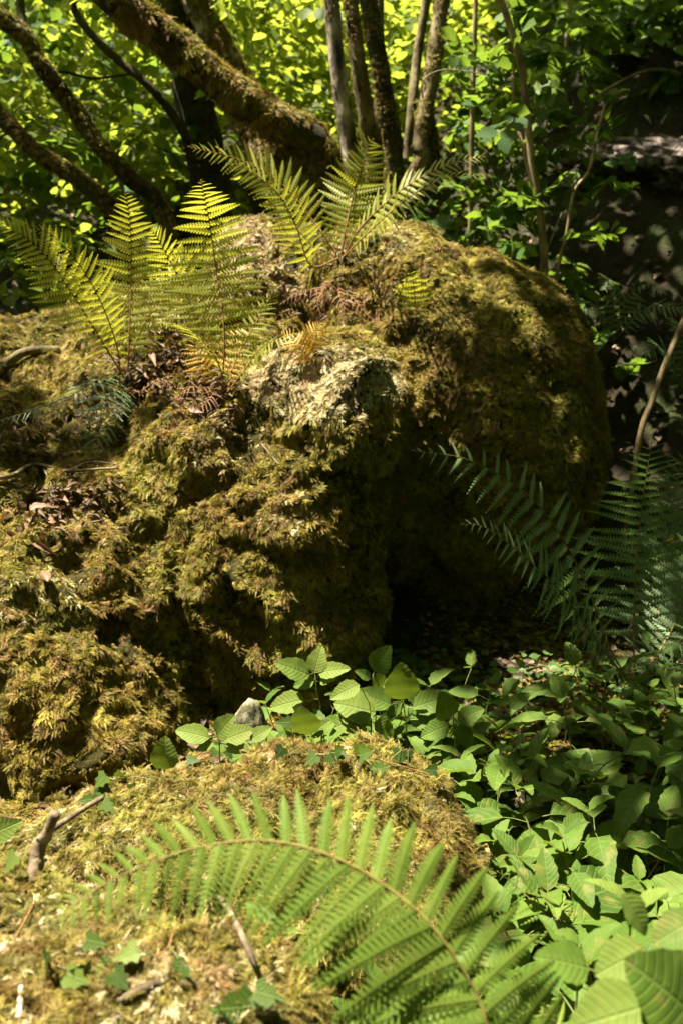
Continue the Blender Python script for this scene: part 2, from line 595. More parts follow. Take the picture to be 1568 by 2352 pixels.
rock_me = blob_mesh(boulder_ells, 0.016, 22, [(3.2, -0.07), (6.5, 0.040), (13.0, 0.026), (28, 0.015)], 0.0)
rock_me.materials.clear()
rock_me.materials.append(M_rock)
b_loc = Vector((0.0, 3.0, 0.0))
boulder = empty('mossy_boulder', b_loc, 'large moss-covered boulder with ferns growing on its top', 'boulder')
rock_me.transform(Matrix.Translation(-b_loc))
link(bpy.data.objects.new('rock', rock_me), boulder)

mound_ells = [
    E(640, 2020, 1.58, .20, .20, .19),
    E(860, 2030, 1.52, .16, .22, .19),
    E(400, 2110, 1.50, .26, .25, .19),
    E(60, 2330, 1.35, .34, .30, .20),
    E(250, 2480, 0.98, .26, .17, .15),
    E(-50, 2480, 1.05, .26, .25, .18),
    E(560, 2560, 1.20, .20, .22, .11),
]
mound_me = blob_mesh(mound_ells, 0.016, 5, [(4.5, -0.035), (9.0, 0.022), (20.0, 0.018), (45, 0.009)], 20.0)
mound_me.materials.clear()
mound_me.materials.append(M_rock)
m_loc = Vector((-0.1, 1.35, 0.0))
mound = empty('mossy_rock', m_loc, 'low golden moss-covered rock under the long arching fern frond', 'rock')
mound_me.transform(Matrix.Translation(-m_loc))
link(bpy.data.objects.new('rock', mound_me), mound)


def bvh_of(me, loc):
    V = [v.co + loc for v in me.vertices]
    return BVHTree.FromPolygons(V, [tuple(p.vertices) for p in me.polygons])


BV_b = bvh_of(rock_me, b_loc)
BV_m = bvh_of(mound_me, m_loc)
BV_g = BVHTree.FromPolygons([Vector(v) for v in GV], [tuple(q) for q in GQ])
ALLBV = [BV_b, BV_m, BV_g]


def cast(o, d, trees=None):
    best = None
    for t in (trees or ALLBV):
        h = t.ray_cast(o, d)
        if h[0] is not None and (best is None or h[3] < best[3]):
            best = h
    return best


def hit(u, v, trees=None):
    h = cast(CAM, ray(u, v).normalized(), trees)
    return h[0].copy() if h else at(u, v, 3.0)


def down(x, y, trees=None):
    return cast(Vector((x, y, 6)), Vector((0, 0, -1)), trees)


# ---- moss shoots: instanced over the rocks by a node group (uncountable ground cover)
def moss_tuft(n, length, spread, rng, mat):
    mb = MB()
    for k in range(n):
        a = rng.uniform(0, 2 * math.pi)
        L = length * rng.uniform(0.6, 1.2)
        out = np.array([math.cos(a), math.sin(a), 0]) * rng.uniform(0.1, 1.0) * spread
        base = np.array([math.cos(a), math.sin(a), 0]) * rng.uniform(0, 0.35) * length
        tv = rng.uniform(0.0, 1.0)
        pts = []
        for t in np.linspace(0, 1, 5):
            p = base + np.array([0, 0, 1]) * L * (t * 0.95 - 0.45 * t * t) + out * L * t + np.array([1, 0, 0]) * L * 0.75 * t ** 2
            pts.append(p)
        pts = np.array(pts)
        T = unit(np.gradient(pts, axis=0))
        side = unit(np.cross(T, np.array([0.2, 0.1, 1.0]) + rng.normal(0, .3, 3)))
        up = np.cross(side, T)
        w = 0.035 * L
        V = np.stack([pts - side * w * np.linspace(1, .3, 5)[:, None], pts + side * w * np.linspace(1, .3, 5)[:, None]], 1).reshape(-1, 3)
        q = [(2 * i, 2 * i + 1, 2 * i + 3, 2 * i + 2) for i in range(4)]
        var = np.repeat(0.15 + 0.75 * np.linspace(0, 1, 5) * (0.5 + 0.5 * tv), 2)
        mb.add(V, quads=q, var=var)
        # feathery side leaflets
        for s in np.linspace(0.15, 0.97, 8):
            i = min(3, int(s * 4))
            f = s * 4 - i
            p = pts[i] * (1 - f) + pts[i + 1] * f
            for sg in (-1, 1):
                ln = L * 0.30 * (1.15 - 0.8 * s) * rng.uniform(0.7, 1.2)
                d = unit(side[i] * sg + T[i] * 0.75 + up[i] * rng.uniform(-.35, .35))
                tip = p + d * ln - np.array([0, 0, 1]) * ln * 0.12
                wv = T[i] * ln * 0.17
                m1 = p + d * ln * 0.5
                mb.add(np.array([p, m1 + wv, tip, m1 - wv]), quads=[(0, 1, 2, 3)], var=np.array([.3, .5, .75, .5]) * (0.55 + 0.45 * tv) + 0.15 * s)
    me = mb.build('tuft', mat).data
    o = [x for x in bpy.data.objects if x.data == me][0]
    COL.objects.unlink(o)
    return o


TUFTS = [moss_tuft(11, 0.030, 0.7, np.random.default_rng(s), M_moss) for s in range(5)]
TUFTS2 = [moss_tuft(11, 0.030, 0.7, np.random.default_rng(s + 80), M_moss2) for s in range(4)]
TUFTS_PALE = [moss_tuft(11, 0.030, 0.7, np.random.default_rng(s + 50), M_mosspale) for s in range(3)]


def inst_group(tufts):
    ng = bpy.data.node_groups.new('moss_scatter', 'GeometryNodeTree')
    ng.interface.new_socket('Geometry', in_out='INPUT', socket_type='NodeSocketGeometry')
    ng.interface.new_socket('Geometry', in_out='OUTPUT', socket_type='NodeSocketGeometry')
    N, L = ng.nodes, ng.links
    gi, go = N.new('NodeGroupInput'), N.new('NodeGroupOutput')
    iop = N.new('GeometryNodeInstanceOnPoints')
    g2i = N.new('GeometryNodeGeometryToInstance')
    for t in tufts[::-1]:
        oi = N.new('GeometryNodeObjectInfo')
        oi.inputs['Object'].default_value = t
        L.new(oi.outputs['Geometry'], g2i.inputs[0])
    L.new(gi.outputs[0], iop.inputs['Points'])
    L.new(g2i.outputs[0], iop.inputs['Instance'])
    iop.inputs['Pick Instance'].default_value = True
    for nm, ty, sk in (('idx', 'INT', 'Instance Index'), ('rot', 'FLOAT_VECTOR', 'Rotation'), ('scl', 'FLOAT', 'Scale')):
        a = N.new('GeometryNodeInputNamedAttribute')
        a.data_type = ty
        a.inputs['Name'].default_value = nm
        L.new(a.outputs[0], iop.inputs[sk])
    L.new(iop.outputs[0], go.inputs[0])
    return ng


NG = inst_group(TUFTS)
NGP = inst_group(TUFTS_PALE)
NG2 = inst_group(TUFTS2)


def scatter(name, parent, P, Nrm, scl, ng, nkinds, rng, mat, label=None, hang=0.75):
    """P, Nrm in the parent's space; shoots stand along the normal and lean down the slope"""
    n = len(P)
    me = bpy.data.meshes.new(name)
    me.vertices.add(n)
    me.vertices.foreach_set('co', np.asarray(P, dtype=np.float32).ravel())
    Z = unit(Nrm + rng.normal(0, 0.25, (n, 3)))
    dn = np.array([0, 0, -1.0]) + rng.normal(0, 1, (n, 3)) * (0.4 + 1.6 * np.clip(Z[:, 2:3], 0, 1))
    X = unit(dn - Z * np.sum(dn * Z, 1, keepdims=True))
    # flat tops: random heading
    Y = np.cross(Z, X)
    R = np.stack([X, Y, Z], -1)
    rx = np.arctan2(R[:, 2, 1], R[:, 2, 2])
    ry = -np.arcsin(np.clip(R[:, 2, 0], -1, 1))
    rz = np.arctan2(R[:, 1, 0], R[:, 0, 0])
    a = me.attributes.new('rot', 'FLOAT_VECTOR', 'POINT')
    a.data.foreach_set('vector', np.stack([rx, ry, rz], 1).astype(np.float32).ravel())
    a = me.attributes.new('scl', 'FLOAT', 'POINT')
    a.data.foreach_set('value', np.asarray(scl, dtype=np.float32))
    a = me.attributes.new('idx', 'INT', 'POINT')
    a.data.foreach_set('value', rng.integers(0, nkinds, n).astype(np.int32))
    me.materials.append(mat)
    o = bpy.data.objects.new(name, me)
    link(o, parent)
    md = o.modifiers.new('scatter', 'NODES')
    md.node_group = ng
    tag(o, label, None, None, 'stuff')
    return o


def sample_surface(me, n, rng, keep=None):
    me.calc_loop_triangles()
    nt = len(me.loop_triangles)
    tri = np.zeros(nt * 3, dtype=np.int32)
    me.loop_triangles.foreach_get('vertices', tri)
    tri = tri.reshape(-1, 3)
    co = np.zeros(len(me.vertices) * 3, dtype=np.float32)
    me.vertices.foreach_get('co', co)
    co = co.reshape(-1, 3)
    a, b, c = co[tri[:, 0]], co[tri[:, 1]], co[tri[:, 2]]
    cr = np.cross(b - a, c - a)
    ar = np.linalg.norm(cr, axis=1) / 2
    nr = unit(cr)
    wgt = ar * (keep(((a + b + c) / 3), nr) if keep else 1)
    pick = rng.choice(nt, n, p=wgt / wgt.sum())
    r1, r2 = np.sqrt(rng.random(n)), rng.random(n)
    P = a[pick] * (1 - r1)[:, None] + b[pick] * (r1 * (1 - r2))[:, None] + c[pick] * (r1 * r2)[:, None]
    return P, nr[pick]


def pale_zone(p):
    """where the boulder carries pale cushions, their sunlit brightness partly put into the colour"""
    q = proj(p)
    if q is None:
        return 0
    u, v = q
    z = 0
    for cu, cv, ru, rv, k in ((740, 880, 190, 95, 1.0), (570, 560, 70, 60, 1.0), (600, 640, 110, 60, .6), (850, 560, 120, 40, .6), (400, 700, 120, 60, .5), (520, 1010, 90, 90, .35),
                              (650, 1180, 60, 60, .4), (240, 1200, 120, 60, .15), (90, 1380, 140, 70, .35)):
        d = ((u - cu) / ru) ** 2 + ((v - cv) / rv) ** 2
        if d < 1:
            z = max(z, k * (1 - d * 0.5))
    return z


rng = np.random.default_rng(5)
P, Nn = sample_surface(rock_me, 210000, rng, lambda c, n: np.clip(1.25 - n[:, 1] * 1.2, 0.05, 1.5) * (c[:, 2] > -0.1) * (0.6 + 0.4 * (c[:, 1] < 0.3)))
gap = np.array([noise.noise(Vector(p) * 6) + 0.6 * noise.noise(Vector(p) * 17) for p in P])
pz = np.array([pale_zone(Vector(p) + b_loc) for p in P])
keep = gap + rng.normal(0, .22, len(P)) + pz * .4 + np.where(P[:, 0] > .1, .25, 0) > -0.42
P, Nn, gap, pz = P[keep], Nn[keep], gap[keep], pz[keep]
ispale = rng.random(len(P)) < pz * 1.25
scl = rng.uniform(0.28, 0.66, len(P)) * (0.95 + 0.4 * np.clip(gap, -1, 1))
scatter('moss', boulder, P[~ispale], Nn[~ispale], scl[~ispale], NG, len(TUFTS), rng, M_moss)
scatter('pale_moss', boulder, P[ispale], Nn[ispale], scl[ispale] * .8, NGP, len(TUFTS_PALE), rng, M_mosspale, 'pale feathery moss with sunlit brightness put into its colour')
P, Nn = sample_surface(mound_me, 80000, rng, lambda c, n: np.clip(1.3 - n[:, 1], 0.1, 1.5) * (n[:, 2] > -.5))
mp = np.array([(lambda q: .34 if q and q[1] > 2180 and q[0] < 640 else .10 if q and q[0] < 330 else .02)(proj(Vector(p) + m_loc)) for p in P])  # more pale shoots at lower left, standing in for strong sunlight
mk = rng.random(len(P)) < mp * (.6 + 1.2 * np.array([noise.noise(Vector(p) * 14) for p in P]))
scatter('pale_moss', mound, P[mk], Nn[mk], rng.uniform(.3, .62, mk.sum()), NGP, len(TUFTS_PALE), rng, M_mosspale, 'pale yellow feathery moss with sunlight put into its colour')
P, Nn = P[~mk], Nn[~mk]
scatter('moss', mound, P, Nn, rng.uniform(0.28, 0.6, len(P)), NG2, len(TUFTS2), rng, M_moss2)


# moss and scraps on the soil between the rocks
grng = np.random.default_rng(33)
Pg = []
while len(Pg) < 16000:
    x, y = grng.uniform(-1.6, 1.3), grng.uniform(1.2, 3.1)
    if noise.noise(Vector((x * 4, y * 4, 1))) + grng.normal(0, .2) < (-.35 if x < 0 else -.05):
        continue
    z = gz(x, y)
    if down(x, y)[0].z > z + .02 and not (y > 2.1 and x > 0):
        continue
    Pg.append((x, y, z - .004))
Pg = np.array(Pg)
scatter('ground_moss', None, Pg, np.tile([0, 0, 1.0], (len(Pg), 1)), grng.uniform(.35, .8, len(Pg)), NG, len(TUFTS), grng, M_moss, 'thin moss on the soil between the rocks')


# ------------------------------------------------------------------ ferns
def fern_frond(parent, pts, width, n=26, bare=0.12, pin=14, nh=(0, -1, 0.25), a0=80, a1=45, droop=0.1, curve=0.12, peak=0.35, mat=None, stalk=M_stalk,
               r0=0.0022, seed=0, plump=0.78, base_w=0.55, twist=0.0, both=(1, 1), jitter=0.15, fat=1.0):
    """a bipinnate frond along pts (base to tip): one blade mesh, the rachis a child"""
    rg = np.random.default_rng(seed)
    off = np.array(parent.location)
    C = spline(pts, 70)
    T = unit(np.gradient(C, axis=0))
    nh = np.array(nh, dtype=float)
    Nn = unit(nh[None] - T * np.sum(nh[None] * T, 1, keepdims=True))
    if twist:
        ang = np.linspace(0, twist, 70)
        Bq = np.cross(T, Nn)
        Nn = Nn * np.cos(ang)[:, None] + Bq * np.sin(ang)[:, None]
    B = np.cross(T, Nn)
    mb = MB()
    down_ = np.array([0, 0, -1.0])
    ss = bare + (1 - bare) * (1 - (1 - np.linspace(0, 0.985, n)) ** 1.25)
    for k, s in enumerate(ss):
        f = (s - bare) / (1 - bare)
        prof = base_w + (1 - base_w) * min(1, f / peak) ** 0.8 if f < peak else ((1 - f) / (1 - peak)) ** 0.70
        if f > 0.97:
            prof *= 0.6
        for sg in (-1, 1):
            wmul = both[0] if sg < 0 else both[1]
            L = width * prof * wmul * rg.uniform(0.92, 1.06)
            if L < 0.002:
                continue
            x = min(68.99, max(0, s * 69 + (0.25 if sg > 0 else -0.25)))
            i = int(x)
            fr = x - i
            p0 = C[i] * (1 - fr) + C[i + 1] * fr
            t, nn, b = T[i], Nn[i], B[i]
            an = math.radians(a0 + (a1 - a0) * f + rg.normal(0, 3))
            d0 = b * sg * math.sin(an) + t * math.cos(an) + nn * rg.normal(0, jitter)
            m = 9
            tt = np.linspace(0, 1, m)
            mid = p0 + np.outer(tt * L, d0) + np.outer(curve * L * tt ** 2, t) + np.outer((droop + abs(rg.normal(0, .08))) * L * tt ** 2, down_)
            mt = unit(np.gradient(mid, axis=0))
            mn = unit(nn[None] - mt * np.sum(nn * mt, 1, keepdims=True) + rg.normal(0, 0.06, 3))
            ms = np.cross(mn, mt)
            npn = max(3, int(round(pin * (0.35 + 0.65 * (L / width)))))
            step = L / npn
            v0 = 0.5 + rg.normal(0, 0.12)
            q_s = (np.arange(npn) + 0.35) / npn
            X = np.clip(q_s * (m - 1), 0, m - 1.001)
            ix = X.astype(int)
            fx = (X - ix)[:, None]
            Q = mid[ix] * (1 - fx) + mid[ix + 1] * fx
            for g2 in (-1, 1):
                ln = fat * L * 0.145 * plump * (1.0 - 0.93 * q_s ** 2.3) * np.where(q_s < .06, .8, 1) * rg.uniform(0.88, 1.1, npn)
                d = unit(ms[ix] * g2 + mt[ix] * 0.38)
                tv = mt[ix]
                hw = step * 0.5
                up = mn[ix]
                ln_, = (ln[:, None],)
                a_ = Q - tv * hw
                b_ = Q + tv * hw * 0.95
                c_ = Q + d * ln_ * 0.62 - tv * hw * 0.55 - up * ln_ * 0.06
                e_ = Q + d * ln_ * 0.62 + tv * hw * 0.70 - up * ln_ * 0.06
                g_ = Q + d * ln_ * 1.0 + tv * hw * 0.30 - up * ln_ * 0.16
                V = np.stack([a_, b_, c_, e_, g_], 1).reshape(-1, 3)
                j = np.arange(npn)[:, None] * 5
                mb.add(V, quads=j + np.array([[0, 1, 3, 2]]), tris=j + np.array([[2, 3, 4]]), var=v0)
            # midrib strip and pointed tip of the pinna
            w_ = max(0.0006, L * 0.010) * np.linspace(1, .35, m)[:, None]
            V = np.stack([mid - ms * w_ + mn * 0.0003, mid + ms * w_ + mn * 0.0003], 1).reshape(-1, 3)
            mb.add(V, quads=[(2 * q, 2 * q + 1, 2 * q + 3, 2 * q + 2) for q in range(m - 1)], var=min(1, v0 + 0.25))
    fr_o = mb.build('frond', mat or M_fern, parent, smooth=False, offset=off)
    sb = MB()
    rr = r0 * np.linspace(1, 0.18, 70)
    tube(sb, C, rr, 6)
    sb.build('stalk', stalk, fr_o, offset=off)
    return fr_o


def rel(base, Y0, lst):
    """rachis points: base point then (u, v, dY) offsets in depth from it"""
    return [base] + [at(u, v, Y0 + dy) for u, v, dy in lst]


def fern(u, v, label, fronds, group=None, mat=None, trees=None, name='fern', sink=0.01):
    b = hit(u, v, trees)
    root = empty(name, b - Vector((0, 0, sink)), label, 'fern', group)
    for k, f in enumerate(fronds):
        f = dict(f)
        pts = f.pop('pts')
        jig = Vector((random.uniform(-.012, .012), random.uniform(-.01, .01), -sink))
        f.setdefault('mat', mat or M_fern)
        f.setdefault('stalk', M_stalkbrown)
        fern_frond(root, rel(b + jig, b.y, pts), seed=len(label) * 7 + k, **f)
    return root


BB = [BV_b]
# fern on the crest of the boulder
fern(785, 585, 'yellow-green fern fanning out on the crest of the boulder before the tree stems', [
    dict(pts=[(795, 520, 0), (815, 430, .03), (845, 340, .02), (858, 318, 0)], width=.115, n=24, bare=.12, pin=13, a0=86, a1=62, curve=.22, nh=(-.1, -1, .15), peak=.4, r0=.0026),
    dict(pts=[(830, 520, -.05), (930, 430, -.1), (1040, 375, -.12), (1128, 358, -.12)], width=.085, n=28, bare=.1, pin=12, a0=70, a1=50, nh=(-.45, -.75, .7), droop=.12, r0=.0026),
    dict(pts=[(850, 530, -.12), (930, 460, -.22), (1020, 410, -.28), (1118, 403, -.3)], width=.075, n=28, bare=.1, pin=12, a0=70, a1=50, nh=(-.5, -.6, .7), droop=.14, r0=.0026),
    dict(pts=[(735, 530, .0), (655, 430, .02), (560, 370, 0), (432, 336, -.05)], width=.10, n=28, bare=.10, pin=12, a0=78, a1=50, nh=(.2, -.9, .5), droop=.08, r0=.0026),
    dict(pts=[(715, 610, -.14), (680, 520, -.18), (635, 440, -.2), (560, 385, -.22), (520, 375, -.24)], width=.085, n=26, bare=.25, pin=12, a0=78, a1=50, nh=(.3, -.9, .3), droop=.05, r0=.0026),
])
# tall fern left of the middle
fern(520, 905, 'tall fern with the longest upright frond rooted beside the pale moss cushion', [
    dict(pts=[(515, 760, .0), (497, 620, .04), (480, 500, .02), (462, 412, -.08)], width=.145, n=27, bare=.18, pin=17, a0=86, a1=70, nh=(.05, -1, .2), peak=.38, curve=.04, droop=.06, r0=.003),
    dict(pts=[(500, 830, -.06), (450, 770, -.12), (400, 742, -.2), (355, 745, -.26)], width=.055, n=22, bare=.2, pin=10, nh=(.1, -.3, 1), droop=.2, r0=.0024),
    dict(pts=[(555, 860, -.03), (600, 800, -.06), (650, 775, -.1), (700, 762, -.12)], width=.055, n=20, bare=.25, pin=10, nh=(0, -.5, 1), droop=.22, r0=.0022),
    dict(pts=[(480, 800, .12), (420, 660, .15), (370, 560, .1), (345, 520, .05)], width=.10, n=24, bare=.3, pin=13, nh=(.2, -1, .2), r0=.0026),
    dict(pts=[(540, 830, .05), (600, 720, .12), (640, 650, .12)], width=.06, n=18, bare=.3, pin=10, nh=(-.2, -1, .2), r0=.0022),
])
# fern on the left shelf
fern(285, 870, 'fern with several upright fronds rooted on the left shelf of the boulder', [
    dict(pts=[(298, 760, 0), (302, 620, .03), (300, 520, .02), (290, 438, -.03)], width=.125, n=27, bare=.16, pin=15, a0=84, a1=62, nh=(.05, -1, .2), r0=.0028),
    dict(pts=[(245, 800, -.03), (170, 680, -.06), (90, 570, -.12), (-20, 495, -.2)], width=.11, n=28, bare=.2, pin=14, nh=(.45, -.9, .4), droop=.06, r0=.0028),
    dict(pts=[(270, 800, -.05), (235, 700, -.1), (185, 610, -.14), (120, 540, -.2), (70, 520, -.22)], width=.085, n=25, bare=.25, pin=12, nh=(.5, -.9, .3), r0=.0026),
    dict(pts=[(315, 780, .03), (370, 680, .05), (440, 600, .05), (520, 560, .05)], width=.095, n=25, bare=.2, pin=13, nh=(-.3, -1, .3), r0=.0026),
    dict(pts=[(250, 860, -.12), (170, 905, -.2), (80, 940, -.24), (-20, 975, -.28)], width=.055, n=25, bare=.15, pin=10, nh=(.1, -.35, 1), droop=.35, r0=.0024, mat=M_ferndark),
    dict(pts=[(255, 900, -.14), (235, 960, -.22), (215, 1030, -.25), (200, 1085, -.24)], width=.085, n=22, bare=.05, pin=14, nh=(0, -1, .1), droop=.02, r0=.002, mat=M_ferndark),
])
fern(950, 735, 'single small pale frond standing on the mossy dome', [
    dict(pts=[(952, 700, 0), (950, 660, -.01), (945, 622, -.05)], width=.062, n=12, bare=.12, pin=8, a0=88, a1=75, nh=(0, -1, .25), curve=.2, peak=.5, r0=.0016, base_w=.6, plump=1.2)], trees=BB)
# yellowed and dead fronds round the crowns
fern(720, 830, 'small yellow and brown withering fern above the pale moss cushion', [
    dict(pts=[(700, 800, 0), (715, 770, 0), (738, 740, .02)], width=.055, n=14, bare=.1, pin=8, nh=(0, -1, .2), r0=.0016),
    dict(pts=[(690, 800, -.02), (670, 775, 0), (645, 765, .02)], width=.05, n=13, bare=.1, pin=8, nh=(0, -1, .3), r0=.0016),
    dict(pts=[(720, 790, 0), (745, 770, 0), (752, 738, .0)], width=.04, n=13, bare=.1, pin=8, nh=(.2, -1, .2), r0=.0016)], mat=M_fernyellow)
fern(500, 880, 'yellow-brown old fern fronds around the foot of the tall fern', [
    dict(pts=[(480, 850, 0), (455, 810, .02), (445, 770, .04)], width=.06, n=14, bare=.1, pin=9, nh=(.1, -1, .2), r0=.0016),
    dict(pts=[(530, 830, .04), (540, 780, .06), (550, 740, .08)], width=.06, n=14, bare=.1, pin=9, nh=(-.1, -1, .2), r0=.0016),
    dict(pts=[(490, 905, -.06), (470, 930, -.1), (440, 945, -.12)], width=.035, n=14, bare=.1, pin=8, nh=(0, -.5, 1), droop=.4, r0=.0016, mat=M_ferndead),
    dict(pts=[(540, 925, -.06), (535, 960, -.09), (520, 990, -.1)], width=.03, n=14, bare=.1, pin=8, nh=(0, -1, .3), droop=.5, r0=.0016, mat=M_ferndead),
    dict(pts=[(470, 890, -.05), (440, 890, -.1), (400, 915, -.1)], width=.035, n=14, bare=.1, pin=8, nh=(0, -.5, 1), droop=.4, r0=.0016, mat=M_ferndead)], mat=M_fernyellow)
fern(770, 625, 'dead rust-brown fern fronds hanging below the crest fern', [
    dict(pts=[(740, 660, -.1), (690, 670, -.14), (640, 700, -.16)], width=.035, n=16, bare=.1, pin=8, nh=(0, -.4, 1), droop=.5, r0=.0016),
    dict(pts=[(780, 680, -.1), (790, 720, -.14), (760, 770, -.16)], width=.03, n=16, bare=.1, pin=8, nh=(0, -1, .2), droop=.5, r0=.0016),
    dict(pts=[(815, 690, -.1), (850, 730, -.14), (890, 745, -.16)], width=.03, n=16, bare=.1, pin=8, nh=(0, -.6, 1), droop=.5, r0=.0016),
    dict(pts=[(730, 690, -.1), (735, 730, -.13), (700, 760, -.15)], width=.03, n=16, bare=.1, pin=8, nh=(0, -1, .2), droop=.5, r0=.0016)], mat=M_ferndead)
fern(300, 880, 'dead brown fronds hanging down from the left shelf fern', [
    dict(pts=[(280, 910, -.1), (230, 930, -.14), (170, 980, -.16), (145, 1060, -.16)], width=.03, n=18, bare=.1, pin=8, nh=(0, -1, .4), droop=.5, r0=.0018),
    dict(pts=[(270, 900, -.1), (180, 915, -.14), (100, 960, -.16), (60, 1030, -.16)], width=.035, n=18, bare=.1, pin=8, nh=(0, -1, .5), droop=.5, r0=.0018),
    dict(pts=[(320, 900, -.06), (370, 870, -.05), (400, 900, -.08)], width=.03, n=14, bare=.1, pin=8, nh=(0, -.6, 1), droop=.5, r0=.0018)], mat=M_ferndead)

# shaded fern on the right
GB = [BV_g]
b = Vector((0.78, 2.45, gz(.78, 2.45)))
f_r = empty('fern', b, 'large shaded green fern standing right of the boulder above the leafy plants', 'fern')
Yr = 2.45
fern_frond(f_r, [b, at(1455, 1480, Yr), at(1460, 1300, Yr), at(1475, 1150, Yr - .03), at(1497, 1005, Yr - .1)], .19, 24, .22, 20, nh=(-.05, -1, .25), a0=84, a1=70, mat=M_ferndark, curve=.16, droop=.06, seed=31, r0=.003, plump=.56)
fern_frond(f_r, [b, at(1400, 1490, Yr - .04), at(1340, 1330, Yr - .14), at(1240, 1165, Yr - .22), at(1090, 1062, Yr - .28), at(945, 1034, Yr - .3)], .125, 22, .22, 16, nh=(.3, -1, .5), a0=86, a1=60, mat=M_ferndark, droop=.22, seed=32, r0=.0028, both=(1.15, .9), plump=.95)
fern_frond(f_r, [b, at(1390, 1500, Yr - .12), at(1300, 1375, Yr - .28), at(1200, 1275, Yr - .38), at(1110, 1210, Yr - .44), at(1050, 1205, Yr - .47)], .10, 26, .25, 14, nh=(.1, -.9, .75), a0=80, a1=60, mat=M_ferndark, droop=.12, seed=33, r0=.0026, plump=.9)
fern_frond(f_r, [b, at(1420, 1540, Yr - .1), at(1375, 1480, Yr - .2), at(1330, 1430, Yr - .26), at(1385, 1535, Yr - .34)], .05, 18, .3, 10, nh=(.35, -.8, .5), mat=M_ferndark, seed=34, r0=.002)
fern_frond(f_r, [b, at(1540, 1450, Yr + .1), at(1600, 1300, Yr + .1), at(1680, 1180, Yr)], .15, 26, .2, 18, nh=(-.2, -1, .3), mat=M_ferndark, seed=35, r0=.003)
fern_frond(f_r, [b, at(1500, 1500, Yr + .2), at(1530, 1250, Yr + .35), at(1560, 1080, Yr + .3), at(1590, 1020, Yr + .25)], .16, 26, .2, 18, nh=(-.1, -1, .3), mat=M_ferndark, seed=36, r0=.003)
b = Vector((1.0, 2.05, gz(1.0, 2.05)))
f_r2 = empty('fern', b, 'pale-tipped low fern reaching in at the right edge above the leafy plants', 'fern')
fern_frond(f_r2, [b, at(1650, 1480, 2.0), at(1560, 1470, 1.95), at(1440, 1560, 1.85)], .075, 22, .2, 14, nh=(.1, -.5, 1), mat=M_ferndark, droop=.2, seed=41, r0=.0022)
fern_frond(f_r2, [b, at(1650, 1560, 1.95), at(1560, 1540, 1.85), at(1460, 1525, 1.8)], .06, 20, .2, 12, nh=(.1, -.5, 1), mat=M_ferndark, droop=.2, seed=42, r0=.0022)

# the long near frond
def clear(u, v, Y, gap):
    d = ray(u, v).normalized()
    h = cast(CAM, d, [BV_m])
    return at(u, v, min(Y, h[0].y - gap)) if h else at(u, v, Y)


b = Vector((0.42, 0.86, 0.02))
f_n = empty('fern', b, 'bright green fern with one long frond arching across the low mossy rock', 'fern')
fern_frond(f_n, [b, at(1190, 2460, .84), at(1085, 2265, .86), at(985, 2120, .88), at(870, 2025, .90), at(740, 1958, .91), at(600, 1930, .92), clear(440, 1950, .91, .1), clear(280, 2010, .90, .11), clear(180, 2070, .88, .09), clear(90, 2150, .86, .06)],
           .150, 42, .20, 22, nh=(.10, -1, .75), a0=82, a1=62, droop=.10, curve=.02, peak=.30, mat=M_fernbig, seed=51, r0=.0025, base_w=.8, both=(1.0, .70), plump=1.1)
fern_frond(f_n, [b + Vector((.03, 0, 0)), at(1330, 2420, .95), at(1250, 2330, 1.0), at(1150, 2300, 1.04)], .06, 18, .2, 12, nh=(.1, -.6, 1), mat=M_fernbig, seed=52, r0=.002)
b = Vector((0.44, 1.24, gz(.44, 1.24)))
f_s = empty('fern', b, 'small slender frond with short curled pinnae between the low rock and leafy plants', 'fern')
fern_frond(f_s, [b, at(1335, 2200, 1.3), at(1260, 2110, 1.32), at(1195, 2045, 1.34), at(1140, 2000, 1.34)], .055, 14, .2, 9, nh=(0, -.7, 1), a0=85, a1=70, mat=M_fernbig, seed=61, r0=.0022, droop=.1)
fern_frond(f_s, [b, at(1370, 2150, 1.34), at(1360, 2085, 1.4), at(1330, 2040, 1.42)], .045, 12, .25, 8, nh=(-.2, -.7, 1), mat=M_fernbig, seed=62, r0=.0018)
# ferns on the dark bank
for (u, v, Y, lab, h) in ((1400, 900, 3.9, 'dim fern on the dark bank beside the leaning thin stem', .28), (1560, 960, 3.6, 'dim fern at the right edge of the dark bank', .3)):
    p = at(u, v, Y)
    p.z = gz(p.x, p.y)
    r = empty('fern', p, lab, 'fern', 'ferns on the dark bank')
    for k, (dx, dz) in enumerate(((-.2, .16), (.2, .14), (-.08, .24), (.1, .22))):
        q = [p, p + Vector((dx * .4, -.05, dz * .8)), p + Vector((dx * .8, -.12, dz)), p + Vector((dx * 1.3, -.2, dz * .85))]
        fern_frond(r, q, .085, 20, .15, 9, nh=(0, -.6, 1), mat=M_ferndark, seed=70 + k, droop=.15)


# ------------------------------------------------------------------ leaf templates
def leaf_grid(nl=8, shape=None, fold=0.15, droop=0.25, serr=0.05, width=0.55):
    """ovate leaf of length 1 along +X, normal +Z; returns V, quads, uv"""
    V, U = [], []
    half = (-1, -.55, 0, .55, 1)
    for i in range(nl + 1):
        t = i / nl
        wv = shape(t) * width * 0.5
        if 0 < i < nl:
            wv *= 1 + serr * (1 if i % 2 else -1)
        z = -droop * t * t
        for h in half:
            V.append((t + (0.03 * abs(h) if 0 < i < nl else 0), h * wv, z + fold * abs(h) * wv - 0.25 * fold * abs(h) ** 2 * wv + 0.012 * math.sin(t * 19) * abs(h)))
            U.append((t, h * wv / (width * .5)))
    Q = []
    for i in range(nl):
        for k in range(4):
            a = i * 5 + k
            Q.append((a, a + 5, a + 6, a + 1))
    return np.array(V), np.array(Q), np.array(U)


def ovate(t):
    return max(0.0, (math.sin(math.pi * min(1, t ** 0.72)) ** 0.75)) * (1.0 - 0.10 * t) if 0 < t < 1 else 0.0


